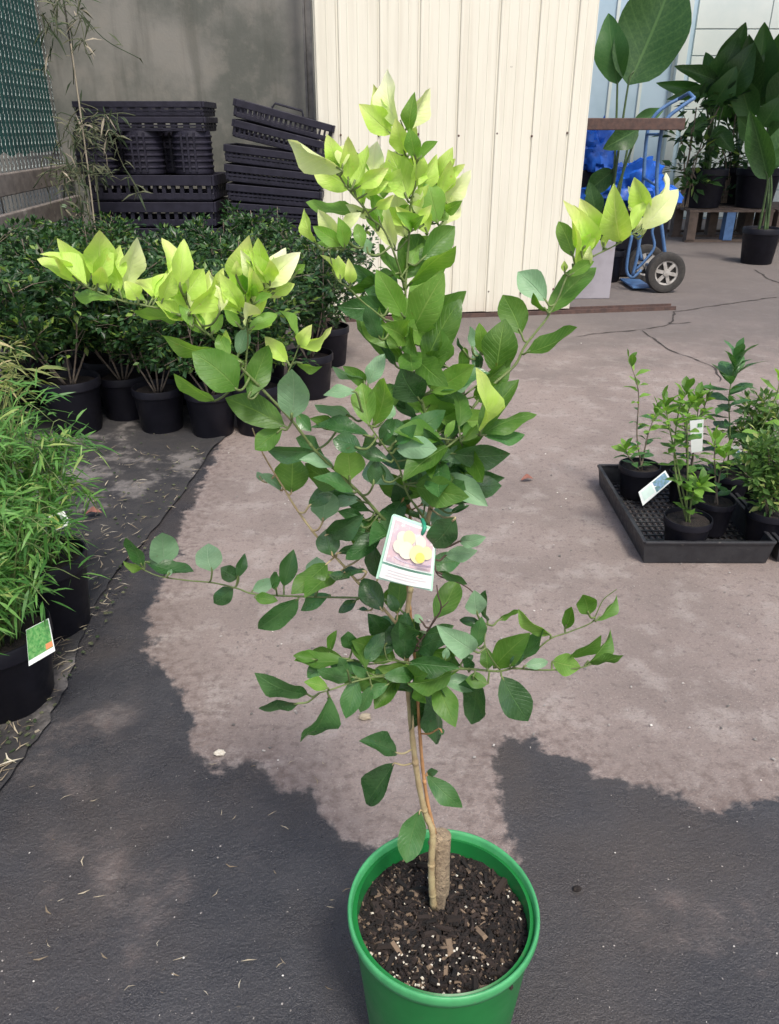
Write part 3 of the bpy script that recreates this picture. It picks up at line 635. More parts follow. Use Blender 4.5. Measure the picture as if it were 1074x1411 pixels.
LV = {
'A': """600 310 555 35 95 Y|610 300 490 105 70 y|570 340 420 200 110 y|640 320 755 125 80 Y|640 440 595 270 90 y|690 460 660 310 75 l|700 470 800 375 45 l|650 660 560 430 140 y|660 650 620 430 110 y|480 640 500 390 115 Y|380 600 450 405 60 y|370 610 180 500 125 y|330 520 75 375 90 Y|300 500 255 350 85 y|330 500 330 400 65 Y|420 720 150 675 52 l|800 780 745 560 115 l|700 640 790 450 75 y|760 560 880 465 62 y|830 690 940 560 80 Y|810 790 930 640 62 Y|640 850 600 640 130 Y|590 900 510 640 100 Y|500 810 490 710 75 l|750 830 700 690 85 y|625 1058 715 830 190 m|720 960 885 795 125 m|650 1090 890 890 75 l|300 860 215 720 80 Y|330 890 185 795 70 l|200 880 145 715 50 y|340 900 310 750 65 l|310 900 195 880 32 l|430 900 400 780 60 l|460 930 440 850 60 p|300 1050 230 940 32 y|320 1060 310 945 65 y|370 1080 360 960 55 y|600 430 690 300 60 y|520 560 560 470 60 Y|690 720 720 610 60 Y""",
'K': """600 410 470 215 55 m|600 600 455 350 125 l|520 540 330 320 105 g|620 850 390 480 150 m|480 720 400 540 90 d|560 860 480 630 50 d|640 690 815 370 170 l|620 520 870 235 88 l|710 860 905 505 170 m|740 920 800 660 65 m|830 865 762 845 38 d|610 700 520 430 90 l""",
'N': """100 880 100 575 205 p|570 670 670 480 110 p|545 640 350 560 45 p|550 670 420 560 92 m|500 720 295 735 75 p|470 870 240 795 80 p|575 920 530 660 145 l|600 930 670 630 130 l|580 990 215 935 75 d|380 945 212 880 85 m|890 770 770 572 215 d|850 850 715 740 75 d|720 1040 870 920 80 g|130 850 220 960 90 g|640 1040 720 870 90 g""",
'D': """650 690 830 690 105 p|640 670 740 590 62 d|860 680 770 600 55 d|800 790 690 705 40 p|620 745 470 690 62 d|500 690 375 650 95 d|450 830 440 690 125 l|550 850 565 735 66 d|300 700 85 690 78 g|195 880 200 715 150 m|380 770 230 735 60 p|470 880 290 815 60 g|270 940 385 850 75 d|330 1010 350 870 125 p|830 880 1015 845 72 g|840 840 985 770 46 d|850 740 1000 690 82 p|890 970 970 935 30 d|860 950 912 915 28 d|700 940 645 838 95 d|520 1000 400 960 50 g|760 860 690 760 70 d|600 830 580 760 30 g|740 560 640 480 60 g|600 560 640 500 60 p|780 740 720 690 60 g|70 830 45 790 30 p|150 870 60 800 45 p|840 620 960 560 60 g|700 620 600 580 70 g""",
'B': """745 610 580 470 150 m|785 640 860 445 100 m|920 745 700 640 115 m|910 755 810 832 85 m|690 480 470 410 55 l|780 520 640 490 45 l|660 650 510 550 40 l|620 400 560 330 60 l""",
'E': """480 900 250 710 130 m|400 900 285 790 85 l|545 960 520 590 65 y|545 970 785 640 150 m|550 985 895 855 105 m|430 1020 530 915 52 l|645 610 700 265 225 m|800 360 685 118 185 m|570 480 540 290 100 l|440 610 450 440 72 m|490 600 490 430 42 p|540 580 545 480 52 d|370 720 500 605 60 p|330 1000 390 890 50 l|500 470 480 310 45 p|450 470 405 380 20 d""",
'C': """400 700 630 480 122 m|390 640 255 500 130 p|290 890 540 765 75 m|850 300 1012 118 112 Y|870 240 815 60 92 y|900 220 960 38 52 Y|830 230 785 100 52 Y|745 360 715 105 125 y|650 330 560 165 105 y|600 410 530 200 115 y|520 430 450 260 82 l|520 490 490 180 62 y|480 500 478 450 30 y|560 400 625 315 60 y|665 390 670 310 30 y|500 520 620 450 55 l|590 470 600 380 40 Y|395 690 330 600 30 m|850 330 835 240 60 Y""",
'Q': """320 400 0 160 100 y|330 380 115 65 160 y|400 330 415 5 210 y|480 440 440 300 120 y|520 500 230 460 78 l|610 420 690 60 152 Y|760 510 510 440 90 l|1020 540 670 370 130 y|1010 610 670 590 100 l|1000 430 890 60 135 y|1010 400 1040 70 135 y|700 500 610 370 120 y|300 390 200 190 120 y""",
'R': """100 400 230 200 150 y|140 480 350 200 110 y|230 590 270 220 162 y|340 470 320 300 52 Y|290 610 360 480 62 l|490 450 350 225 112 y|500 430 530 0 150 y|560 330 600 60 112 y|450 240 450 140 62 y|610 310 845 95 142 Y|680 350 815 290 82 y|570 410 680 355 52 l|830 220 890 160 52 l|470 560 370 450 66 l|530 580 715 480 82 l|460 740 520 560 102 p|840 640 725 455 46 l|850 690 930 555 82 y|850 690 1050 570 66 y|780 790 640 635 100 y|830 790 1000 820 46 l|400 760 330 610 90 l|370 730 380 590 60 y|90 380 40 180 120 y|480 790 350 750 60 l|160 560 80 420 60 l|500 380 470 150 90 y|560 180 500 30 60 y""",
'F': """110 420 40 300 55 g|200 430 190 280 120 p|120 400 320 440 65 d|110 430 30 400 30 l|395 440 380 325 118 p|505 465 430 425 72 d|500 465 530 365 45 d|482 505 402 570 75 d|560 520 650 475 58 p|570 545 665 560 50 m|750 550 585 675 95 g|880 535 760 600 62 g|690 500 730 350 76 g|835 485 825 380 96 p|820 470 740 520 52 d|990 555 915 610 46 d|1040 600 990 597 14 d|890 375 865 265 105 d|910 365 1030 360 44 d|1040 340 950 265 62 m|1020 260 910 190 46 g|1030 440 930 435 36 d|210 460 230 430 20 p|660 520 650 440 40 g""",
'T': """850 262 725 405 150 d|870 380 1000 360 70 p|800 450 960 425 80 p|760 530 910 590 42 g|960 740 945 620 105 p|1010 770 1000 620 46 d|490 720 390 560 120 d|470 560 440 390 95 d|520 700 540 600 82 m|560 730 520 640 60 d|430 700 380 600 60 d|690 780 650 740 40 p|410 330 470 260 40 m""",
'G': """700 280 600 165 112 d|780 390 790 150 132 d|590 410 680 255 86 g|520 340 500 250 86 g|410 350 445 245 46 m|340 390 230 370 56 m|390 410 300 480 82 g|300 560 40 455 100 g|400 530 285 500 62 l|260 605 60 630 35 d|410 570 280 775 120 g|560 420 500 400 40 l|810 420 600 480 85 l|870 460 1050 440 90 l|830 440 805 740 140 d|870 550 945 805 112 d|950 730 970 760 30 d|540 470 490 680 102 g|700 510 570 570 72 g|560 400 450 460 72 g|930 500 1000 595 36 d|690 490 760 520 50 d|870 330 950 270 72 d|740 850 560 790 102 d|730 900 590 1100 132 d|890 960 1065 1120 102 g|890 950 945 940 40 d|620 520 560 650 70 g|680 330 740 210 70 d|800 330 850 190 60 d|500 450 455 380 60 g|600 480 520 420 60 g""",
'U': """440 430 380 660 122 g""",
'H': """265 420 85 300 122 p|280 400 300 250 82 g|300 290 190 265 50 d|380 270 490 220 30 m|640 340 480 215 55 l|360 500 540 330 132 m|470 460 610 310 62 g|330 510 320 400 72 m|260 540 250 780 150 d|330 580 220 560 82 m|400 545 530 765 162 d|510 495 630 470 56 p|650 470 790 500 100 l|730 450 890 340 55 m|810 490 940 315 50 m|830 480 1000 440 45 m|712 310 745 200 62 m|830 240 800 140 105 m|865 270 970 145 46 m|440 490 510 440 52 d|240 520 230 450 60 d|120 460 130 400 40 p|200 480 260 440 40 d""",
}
lr = random.Random(21)
PXY = np.array([(d[0], d[1]) for d in DENSE])
todo = []
for cr, txt in LV.items():
    ox, oy, s = CR[cr]
    for rec in txt.split('|'):
        bx, by, tx, ty, wd, cl = rec.split(); bx, by, tx, ty, wd = [float(v) for v in (bx, by, tx, ty, wd)]
        bx, tx = ox + bx / s, ox + tx / s; by, ty = oy + by / s, oy + ty / s; wd /= s
        k = int(np.argmin(((PXY - (bx, by)) ** 2).sum(1))); dpx = math.hypot(*(PXY[k] - (bx, by)))
        dn_ = DENSE[k]; Lpx = math.hypot(tx - bx, ty - by)
        up = by > ty
        off = lr.uniform(-.012, .012) + (lr.choice((-1, 1)) * min(.05, dpx * .0005))
        if cl in 'dgm' and cr in 'DNKTG': off += lr.uniform(-.02, .02)
        if cr == 'T' and bx > 620 and by < 720 and cl == 'd': off = -.095
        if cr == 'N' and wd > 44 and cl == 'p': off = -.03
        Yb = Y0 + dn_[2] + off
        A = gy(bx, by, Yb); Lm = Lpx * mpp(A)
        til = lr.uniform(.1, .55) * (1 if lr.random() < (.55 if up else .3) else -1)
        B = gy(tx, ty, Yb + Lm * til)
        Wa = wd * mpp(A); Wt = max(Wa, .42 * (B - A).length)
        roll = math.acos(max(.55, min(1, Wa / Wt))) * lr.choice((-1, 1))
        if Wt <= Wa * 1.001: roll = lr.uniform(-.25, .25)
        me_ = lr.choice(LMN if cl in 'yY' else LM)
        gr = 1.10 if cl in 'yYl' else 1.0; B = A + (B - A) * (1.06 if cl in 'yY' else 1.0)
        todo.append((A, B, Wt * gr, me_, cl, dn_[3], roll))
        # petiole to the branch
        Pb = dn_[4]; d = (B - A).normalized(); hub = A + d * .006
        ctrl = [Pb, Pb.lerp(A, .55) + Vector((0, 0, -.004)) * min(1, dpx / 15), A, hub]
        r_ = (.0011 if cl != 'Y' else .0009)
        PET[dn_[3]][0].tube(smooth_pts(ctrl, 3), r_, 5)
fr_ = random.Random(88)
inner = [d for d in DENSE if 430 < d[0] < 660 and 540 < d[1] < 800 and BR[d[3]][1] != 'twig'] + [d for d in DENSE if 520 < d[0] < 620 and 360 < d[1] < 560] + [d for d in DENSE if 480 < d[0] < 640 and 850 < d[1] < 950]
for _ in range(120):
    d = fr_.choice(inner); P_ = d[4]; a = fr_.uniform(0, 2 * pi); el = fr_.uniform(-.5, .7); dr = Vector((cos(a) * cos(el), sin(a) * cos(el) + .12, sin(el))).normalized()
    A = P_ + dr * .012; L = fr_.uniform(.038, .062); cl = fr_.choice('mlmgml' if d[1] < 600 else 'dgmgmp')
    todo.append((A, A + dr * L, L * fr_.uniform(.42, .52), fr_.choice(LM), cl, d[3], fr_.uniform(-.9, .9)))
    PET[d[3]][0].tube([P_, P_.lerp(A, .6), A + dr * .004], .0010, 5)
tips = [d for d in DENSE if d[1] < 330 and d[0] < 640] * 2 + [d for d in DENSE if d[0] < 285 and d[1] < 450] + [d for d in DENSE if 325 < d[0] < 385 and d[1] < 470] * 3 + [d for d in DENSE if d[0] > 775 and d[1] < 390]
for _ in range(84):
    d = fr_.choice(tips); P_ = d[4]; a = fr_.uniform(0, 2 * pi); el = fr_.uniform(.2, 1.3); dr = Vector((cos(a) * cos(el), sin(a) * cos(el) + .25, sin(el))).normalized()
    A = P_ + dr * .007; L = fr_.uniform(.020, .036)
    todo.append((A, A + dr * L, L * fr_.uniform(.40, .52), fr_.choice(LMN), fr_.choice('yyYyl'), d[3], fr_.uniform(-.7, .7)))
    PET[d[3]][0].tube([P_, P_.lerp(A, .6), A + dr * .003], .0008, 5)
for bi, (mb, nm, mt) in enumerate(PET):
    o = mb.build(nm, MT[mt], tree, smooth=True); BOBJ.append(o)
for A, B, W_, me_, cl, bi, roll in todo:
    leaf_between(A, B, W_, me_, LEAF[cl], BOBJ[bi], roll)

# ------------------------------------------------------------------ picture tag on the tree
YT = Y0 - .085
TL, TR, BRc, BLc = [gy(x, y, YT + d) for x, y, d in ((541, 707, .012), (603, 729, .012), (596, 815, 0), (518, 797, 0))]
tagt = thing('plant_tag', 'white card tag picturing yellow lemons hanging in the citrus tree', 'plant tag', tuple((TL + TR) / 2))
def T3(u, v, off=0.0):      # u across, v down
    p = TL.lerp(TR, u).lerp(BLc.lerp(BRc, u), v); n = (TR - TL).cross(BLc - TL).normalized()
    if n.y > 0: n = -n
    return p + n * (off + .004 * sin(pi * u) + .003 * sin(pi * v))
def patch(u0, v0, u1, v1, off, n=6):
    mb = MB(); vs = [T3(u0 + (u1 - u0) * i / n, v0 + (v1 - v0) * j / n, off) for j in range(n + 1) for i in range(n + 1)]
    return mb.add(vs, [(j * (n + 1) + i, j * (n + 1) + i + 1, (j + 1) * (n + 1) + i + 1, (j + 1) * (n + 1) + i) for j in range(n) for i in range(n)])
def disc(u, v, ru, rv, off, n=20, a0=0, a1=2 * pi):
    return MB().poly([T3(u + ru * cos(a0 + (a1 - a0) * k / n), v + rv * sin(a0 + (a1 - a0) * k / n), off) for k in range(n)])
def rpatch(off, rad=.07, back=0):
    pts = []
    for (cu, cv, s0_) in ((rad, rad * .75, pi), (1 - rad, rad * .75, 1.5 * pi), (1 - .01, 1 - .01, 0), (.01, 1 - .01, .5 * pi)):
        rr = rad if cv < .5 else .01
        for k in range(5): pts.append((cu + rr * cos(s0_ + k * pi / 8), cv + rr * .75 * sin(s0_ + k * pi / 8)))
    return pts
outl = rpatch(0)
mb = MB(); n_ = len(outl); ctr = 0
vs = [T3(.5, .5, 0)] + [T3(u, v, 0) for u, v in outl] + [T3(.5, .5, -.0008)] + [T3(u, v, -.0008) for u, v in outl]
fs = [(0, 1 + k, 1 + (k + 1) % n_) for k in range(n_)] + [(n_ + 1, n_ + 2 + (k + 1) % n_, n_ + 2 + k) for k in range(n_)] + [(1 + k, n_ + 2 + k, n_ + 2 + (k + 1) % n_, 1 + (k + 1) % n_) for k in range(n_)]
card = mb.add(vs, fs).build('card', flat('mint_card', (.50, .80, .62)), tagt)
patch(.035, .03, .965, .70, .0014).build('border', MT['card'], tagt)
pic = patch(.08, .06, .92, .67, .0020).build('picture', M_simple('pink_print', (.68, .50, .52), (.56, .47, .53), 90, .4, wear=((.76, .66, .66), 120, .52)), tagt)
patch(.04, .735, .96, .955, .0016).build('text_panel', flat('white_panel', (.86, .88, .86)), tagt)
lem = [flat('lemon_print', (.80, .76, .42)), flat('lemon_print_pale', (.80, .78, .62)), flat('lemon_print_deep', (.80, .70, .18))]
for i, (u, v, ru, rv, k) in enumerate(((.30, .27, .12, .10, 1), (.42, .23, .12, .10, 0), (.66, .25, .11, .09, 1), (.26, .40, .12, .10, 1), (.40, .42, .15, .13, 1), (.80, .38, .11, .10, 0), (.63, .43, .16, .14, 0), (.68, .47, .09, .08, 2))):
    disc(u, v, ru, rv, .0025 + i * .0003).build('lemon', lem[k], pic)
disc(.55, .56, .36, .055, .0024, 20, 0, pi).build('bowl_edge', flat('bowl_print', (.46, .40, .50)), pic)
disc(.76, .56, .15, .035, .0058, 16, 0, pi).build('bowl_edge', flat('bowl_shadow_print', (.30, .24, .30)), pic)
for k, (v, u1) in enumerate(((.79, .80), (.835, .86), (.88, .70))):
    patch(.14, v, u1, v + .010, .0022).build('text_line', flat('pink_text', (.82, .74, .75)), tagt)
hp = T3(.78, .02)
MB().tube(smooth_pts([hp + Vector((-.006, -.003, -.007)), hp + Vector((-.003, -.005, .003)), gy(582, 716, YT + .03), gy(586, 722, Y0 - .004)], 5), .0019, 6).build('tie', flat('green_tie', (.03, .32, .19)), tagt, smooth=True)

# ------------------------------------------------------------------ black pots with plants
def pot_mesh(name, r, h, m, parent, c=(0, 0, 0), n=32, tap=.80, ribs=False):
    pr = [(.001, .003), (r * tap * .97, .003), (r * tap, .008), (r * (tap + (1 - tap) * .85) * .97, h - .035 * r / .1), (r * .97, h - .03 * r / .1), (r, h - .028 * r / .1), (r * 1.0, h - .004), (r * .985, h), (r * .95, h), (r * .93, h - .01), (r * .88, h * .6), (r * tap * .9, .02), (.001, .015)]
    return MB().lathe(pr, n, c).build(name, m, parent, smooth='auto')

def small_leaves(pts, size, seed, wr=.5, droop=.2, mb=None):
    """rhombic folded leaves (2 quads) at points with directions"""
    q = random.Random(seed); mb = mb or MB()
    for (p, d) in pts:
        L = size * q.uniform(.65, 1.2); d = d.normalized(); d.z -= droop * q.random(); d.normalize()
        n = Vector((q.gauss(0, .5), q.gauss(0, .5), 1)); x = d.cross(n)
        if x.length < 1e-4: continue
        x.normalize(); n = x.cross(d); wv = L * wr * .5
        a, b = p, p + d * L; m1 = p + d * L * .45
        mb.add([a, m1 + x * wv + n * wv * .3, b, m1 - x * wv + n * wv * .3, m1 - n * 0], [(0, 4, 1), (1, 4, 2), (0, 3, 4), (3, 2, 4)])
    return mb

def make_shrub(seed, m):
    q = random.Random(seed)
    t = thing('murraya_shrub', '', 'shrub')
    pot_mesh('pot', .118, .215, MT['black_plastic'], t)
    soil_disc((0, 0), .105, .185, 10, .006).build('soil', MT['soil'], t, smooth=True)
    stems = MB(); L = []
    for s in range(5):
        a = s * 2 * pi / 5 + q.uniform(-.4, .4); top = Vector((cos(a) * q.uniform(.08, .22), sin(a) * q.uniform(.08, .22), q.uniform(.54, .74)))
        base = Vector((cos(a) * .015, sin(a) * .015, .18)); midp = base.lerp(top, .5) + Vector((cos(a) * .03, sin(a) * .03, -.02))
        sp = smooth_pts([base, midp, top], 6); stems.tube(sp, [.0045 * (1 - .6 * i / (len(sp) - 1)) for i in range(len(sp))], 6)
        for k in range(15):
            f = q.uniform(.35, 1.0); p = sp[min(len(sp) - 1, int(f * (len(sp) - 1)))]
            aa = q.uniform(0, 2 * pi); el = q.uniform(-.25, .9); ln = q.uniform(.07, .17)
            e = p + Vector((cos(aa) * cos(el), sin(aa) * cos(el), sin(el))) * ln
            stems.tube([p, p.lerp(e, .5) + Vector((0, 0, .01)), e], [.0018, .0014, .0009], 4)
            for j in range(34):
                u = q.uniform(.25, 1.12); c = p.lerp(e, u)
                dv_ = Vector((q.gauss(0, 1), q.gauss(0, 1), q.gauss(.25, .7))); L.append((c + dv_ * .016, dv_ + (e - p).normalized() * .7))
    stems.build('stem', MT['stem_grey'], t, smooth=True)
    small_leaves(L, .035, seed, .52).build('foliage', m, t, kind='stuff')
    return t
protos = [make_shrub(40 + k, MT['murraya'] if k % 2 else MT['murraya2']) for k in range(4)]
SH = [(95, 606, 3), (166, 586, 0), (215, 604, 1), (287, 610, 2), (352, 606, 0)]
spots = [gz(x, y) + Vector((0, .12, 0)) for x, y, _ in SH]
spots += [gz(426, 553) + Vector((0, .10, 0)), gz(452, 508) + Vector((0, .1, 0))]
q = random.Random(5)
for row, (yy, xs_) in enumerate(((3.62, (-1.72, -1.36, -1.06, -.72)), (4.0, (-1.85, -1.55, -1.24, -.92, -.60)), (4.4, (-1.95, -1.6, -1.3, -.98, -.66)), (4.8, (-2.0, -1.7, -1.35, -1.0, -.72)))):
    for x in xs_: spots.append(Vector((x + q.uniform(-.04, .04), yy + q.uniform(-.06, .06), 0)))
spots.append(Vector((-1.70, 3.28, 0)))
FRONT = 7; first = set()
for i, s in enumerate(spots):
    k = i % 4
    o = protos[k] if k not in first else copy_tree(protos[k]); first.add(k)
    o.location = (s.x, s.y, 0); o.rotation_euler = (0, 0, q.uniform(0, 6.28)); sc = q.uniform(.92, 1.08); o.scale = (sc, sc, sc * q.uniform(.95, 1.05))
    if i in (5, 6):
        o.scale = (1, 1, 1.0); o['label'] = 'leafy dark green shrub in a black pot at the block edge by the cream door'; o['group'] = 'shrubs at the end by the door'
    elif i < 5: o['label'] = 'dark green shrub in a black pot in the front row on weed mat'; o['group'] = 'front row of potted shrubs'
    else: o['label'] = 'dark green shrub packed behind the front row below the concrete wall'; o['group'] = 'potted shrubs behind the front row'

# bamboo-like plants on the left
def make_bamboo(seed, m, hgt, spread, ncane, nl, pr=.13, ph=.24, lean=(0, 0), lsize=.060):
    q = random.Random(seed); t = thing('bamboo_plant', '', 'potted plant')
    pot_mesh('pot', pr, ph, MT['black_plastic'], t); soil_disc((0, 0), pr * .88, ph - .03, 10).build('soil', MT['soil'], t, smooth=True)
    canes = MB(); L = []
    for c in range(ncane):
        a = q.uniform(0, 2 * pi); r = spread * math.sqrt(q.random()); hh = hgt * q.uniform(.45, 1.0)
        b0 = Vector((cos(a) * pr * .5 * q.random(), sin(a) * pr * .5 * q.random(), ph - .035)); tp = Vector((cos(a) * r + lean[0], sin(a) * r + lean[1], ph + hh))
        sp = smooth_pts([b0, b0.lerp(tp, .5) + Vector((0, 0, hh * .12)), tp, tp + Vector((cos(a), sin(a), -.6)) * .06], 4); canes.tube(sp, [.0022 * (1 - .7 * i / (len(sp) - 1)) for i in range(len(sp))], 4)
        for j in range(nl // ncane):
            f = q.uniform(.18, 1); p = sp[int(f * (len(sp) - 1))]; dv_ = Vector((q.gauss(0, 1), q.gauss(0, 1), q.gauss(.05, .55)))
            L.append((p + dv_ * .012, dv_))
    canes.build('cane', MT['bark_green'], t, smooth=True)
    mb = MB(); qq = random.Random(seed + 1)
    for p, d in L:
        d.normalize(); Ls = lsize * qq.uniform(.55, 1.15); n = Vector((qq.gauss(0, .6), qq.gauss(0, .6), 1)); x = d.cross(n)
        if x.length < .01: continue
        x.normalize(); wv = Ls * .055; dr = Vector((0, 0, -Ls * qq.uniform(.05, .4)))
        m1, m2, e = p + d * Ls * .3, p + d * Ls * .65 + dr * .35, p + d * Ls + dr
        mb.add([p, m1 + x * wv, m1 - x * wv, m2 + x * wv * .8, m2 - x * wv * .8, e], [(0, 2, 1), (1, 2, 4, 3), (3, 4, 5)])
    mb.build('foliage', m, t, kind='stuff'); return t
b1 = make_bamboo(3, MT['bamboo'], .30, .18, 70, 2600, .125, .20)
p_ = gz(8, 1004); b1.location = (p_.x - .035, p_.y + .10, 0); tag(b1, 'bushy green bamboo-like plant in a scuffed black pot with orange-marked tag', 'potted plant')
b2 = make_bamboo(9, MT['bamboo'], .34, .15, 46, 1900, .115, .22)
p_ = gz(66, 893); b2.location = (p_.x - .02, p_.y + .10, 0); tag(b2, 'bushy green bamboo-like plant in a black pot behind the orange-marked tag', 'potted plant')
b3 = make_bamboo(15, MT['bamboo_dry'], .55, .15, 40, 1200, .115, .22, lsize=.07)
b3.location = (-1.10, 1.98, 0); tag(b3, 'tall straw-coloured bamboo-like plant beside the potted shrubs', 'potted plant')
b4 = make_bamboo(19, MT['bamboo'], .42, .17, 42, 1600, .115, .22)
b4.location = (-.985, 1.72, 0); tag(b4, 'fine-leaved green bamboo-like plant below the straw-coloured one', 'potted plant')
b5 = make_bamboo(25, MT['bamboo'], .20, .14, 20, 420, .115, .22)
p_ = gz(-26, 1062); b5.location = (p_.x - .10, p_.y + .03, 0); tag(b5, 'low green tuft in a black pot beside the scuffed pot', 'potted plant')

# small plant tags
def small_tag(name, label, corners, m_main, bits, Y=None):
    P4 = [gy(x, y, Yy) for x, y, Yy in corners]; t = thing(name, label, 'plant tag', tuple(P4[0]))
    n = (P4[1] - P4[0]).cross(P4[3] - P4[0]).normalized(); n = n if n.y < 0 else -n
    def Q(u, v, off): return P4[0].lerp(P4[1], u).lerp(P4[3].lerp(P4[2], u), v) + n * off
    mb = MB(); a = [Q(u, v, 0) for u, v in ((0, 0), (1, 0), (1, 1), (0, 1))]; b = [Q(u, v, -.001) for u, v in ((0, 0), (1, 0), (1, 1), (0, 1))]
    mb.add(a + b, [(0, 1, 2, 3), (7, 6, 5, 4), (0, 4, 5, 1), (1, 5, 6, 2), (2, 6, 7, 3), (3, 7, 4, 0)]); mb.build('card', m_main, t)
    for i, (u0, v0, u1, v1, m) in enumerate(bits):
        MB().poly([Q(u, v, .0008 + .0004 * i) for u, v in ((u0, v0), (u1, v0), (u1, v1), (u0, v1))]).build('print', m, t)
    return t, Q
GP = M_simple('green_print', (.07, .27, .07), (.20, .42, .14), 130, .45, wear=((.04, .16, .04), 160, .55)); OP = flat('orange_print', (.70, .27, .12)); WP = MT['card']; BP = M_simple('blue_print', (.22, .36, .55), (.12, .24, .22), 120, .4)
small_tag('plant_tag', 'green picture tag with an orange spot stuck on the scuffed black pot', [(36, 868, 1.36), (67, 852, 1.36), (76, 897, 1.31), (40, 918, 1.31)], WP, [(.02, .02, .98, .86, GP), (.72, .68, .98, .84, OP)])
small_tag('plant_tag', 'small yellow and white tag among the green bamboo-like leaves', [(66, 712, 1.66), (88, 704, 1.66), (98, 722, 1.64), (74, 732, 1.64)], WP, [(.02, .1, .6, .95, flat('yellow_print', (.60, .66, .18)))])
small_tag('plant_tag', 'thin white tag standing up between the bamboo-like plants', [(42, 668, 1.78), (50, 662, 1.78), (54, 684, 1.77), (45, 690, 1.77)], WP, [(.1, .1, .9, .5, GP)])

# ------------------------------------------------------------------ seedling trays on the right
ZR = .078
FLc, FRc, BLc_ = gz(888, 748, ZR), gz(1066, 744, ZR), gz(832, 641, ZR)
ex = (FRc - FLc); TWd = ex.length; ex.normalize(); ex = Matrix.Rotation(.6 * (math.atan2((BLc_ - FLc).y, (BLc_ - FLc).x) - math.atan2(ex.y, ex.x) - pi / 2), 3, 'Z') @ ex; ey = Vector((-ex.y, ex.x, 0)); TD = (BLc_ - FLc).dot(ey)
TD = max(.40, TD)
def make_tray(c_fl, label):
    t = thing('seedling_tray', label, 'tray', (c_fl.x, c_fl.y, 0))
    sk = (BLc_ - FLc) - ey * (BLc_ - FLc).dot(ey)
    def Pt(u, v, z, ins=0): 
        return Vector((c_fl.x, c_fl.y, 0)) + ex * (ins + u * (TWd - 2 * ins)) + (ey * (ins + v * (TD - 2 * ins))) + sk * v * .0 + Vector((0, 0, z))
    C4 = ((0, 0), (1, 0), (1, 1), (0, 1)); th = .004
    for k in range(4):
        a, b = C4[k], C4[(k + 1) % 4]
        MB().add([Pt(*a, .004, .012), Pt(*b, .004, .012), Pt(*b, ZR - .002, .002), Pt(*a, ZR - .002, .002), Pt(*a, .004, .016), Pt(*b, .004, .016), Pt(*b, ZR - .002, .006), Pt(*a, ZR - .002, .006)],
                 [(0, 1, 2, 3), (7, 6, 5, 4), (3, 2, 6, 7), (0, 4, 5, 1)]).build('side', MT['grey_plastic'], t)
    rim = MB()
    for k in range(4):
        a, b = C4[k], C4[(k + 1) % 4]; rim.bar(Pt(*a, ZR, .003), Pt(*b, ZR, .003), .012, .008)
    rim.build('rim', MT['grey_plastic'], t, bevel=.002)
    base = MB()
    nb = 18
    for i in range(nb + 1):
        u = i / nb; base.bar(Pt(u, 0, .008, .016), Pt(u, 1, .008, .016), .006, .006)
        base.bar(Pt(0, u, .0115, .016), Pt(1, u, .0115, .016), .006, .005)
    base.build('mesh_base', MT['grey_plastic'], t, kind='stuff')
    return t
make_tray(FLc, 'black mesh-bottomed seedling tray holding small potted plants on concrete')
make_tray(FLc + ex * (TWd + .014) + ey * .01, 'black seedling tray of bushy small-leaved plants, cut by the frame edge')['label'] = 'black seedling tray filled with bushy small-leaved potted plants'

SL = [leaf_mesh('leaf', .2, .10, .04, .5, 1, 2, 6, seed=31), leaf_mesh('leaf', .35, -.06, .04, .5, 1, 2, 6, seed=32), leaf_mesh('leaf', .15, .14, .06, .46, 1, 2, 6, curl=.2, seed=33)]
def tray_plant(name, label, rim, r, stems, nleaf, lsize, classes, seed, stuff=None, group=None):
    """rim: rim centre in pixels; stems: pixel polylines (px, py, dy)"""
    q = random.Random(seed); ph = .118; c = gz(rim[0], rim[1], ph + .012); t = thing(name, label, 'potted plant', (c.x, c.y, .014), 0, group)
    pot_mesh('pot', r, ph, MT['black_plastic'], t, (c.x, c.y, .014), 28, .76)
    soil_disc((c.x, c.y), r * .9, .014 + ph - .018, 8, .004).build('soil', MT['soil'], t, smooth=True)
    S = []
    mb = MB()
    for st_ in stems:
        pts = [Vector((c.x + q.uniform(-.012, .012), c.y + q.uniform(-.01, .01), .014 + ph - .03))] + [gy(x, y, c.y + d) for x, y, d in st_]
        sp = smooth_pts(pts, 7); S.append(sp); mb.tube(sp, [.0032 * (1 - .65 * i / (len(sp) - 1)) for i in range(len(sp))], 6)
    so = mb.build('stem', MT['bark_green'] if seed % 2 else MT['stem_grey'], t, smooth=True)
    if stuff:
        L = []
        for i in range(nleaf):
            sp = q.choice(S); f = q.uniform(.2, 1); p = sp[int(f * (len(sp) - 1))]; d = Vector((q.gauss(0, 1), q.gauss(0, 1), q.gauss(.5, .6))).normalized()
            L.append((p + d * q.uniform(.0, .055), d))
        small_leaves(L, lsize, seed, .42).build('foliage', stuff, t, kind='stuff'); return t
    for sp in S:
        k = len(sp) - 1; n = max(4, int(nleaf / len(S)))
        for i in range(n):
            f = .18 + .82 * (i / (n - 1)) ** .8; p = sp[int(f * k)]
            a = i * 2.4 + q.uniform(-.4, .4); el = .15 + 1.0 * max(0, f - .7) / .3 + q.uniform(-.2, .25)
            d = Vector((cos(a) * cos(el), sin(a) * cos(el), sin(el))); Ln = lsize * q.uniform(.7, 1.2) * (1 if f < .95 else .75)
            cl = classes[0] if f < .55 else classes[1] if f < .9 else classes[2]
            A = p; B = p + d * Ln
            leaf_between(A, B, Ln * q.uniform(.38, .52), q.choice(SL), LEAF[cl], so, q.uniform(-.4, .4), face=Vector((0, 0, 1)) - d * .5 + Vector((.01, .02, 0)))
    return t
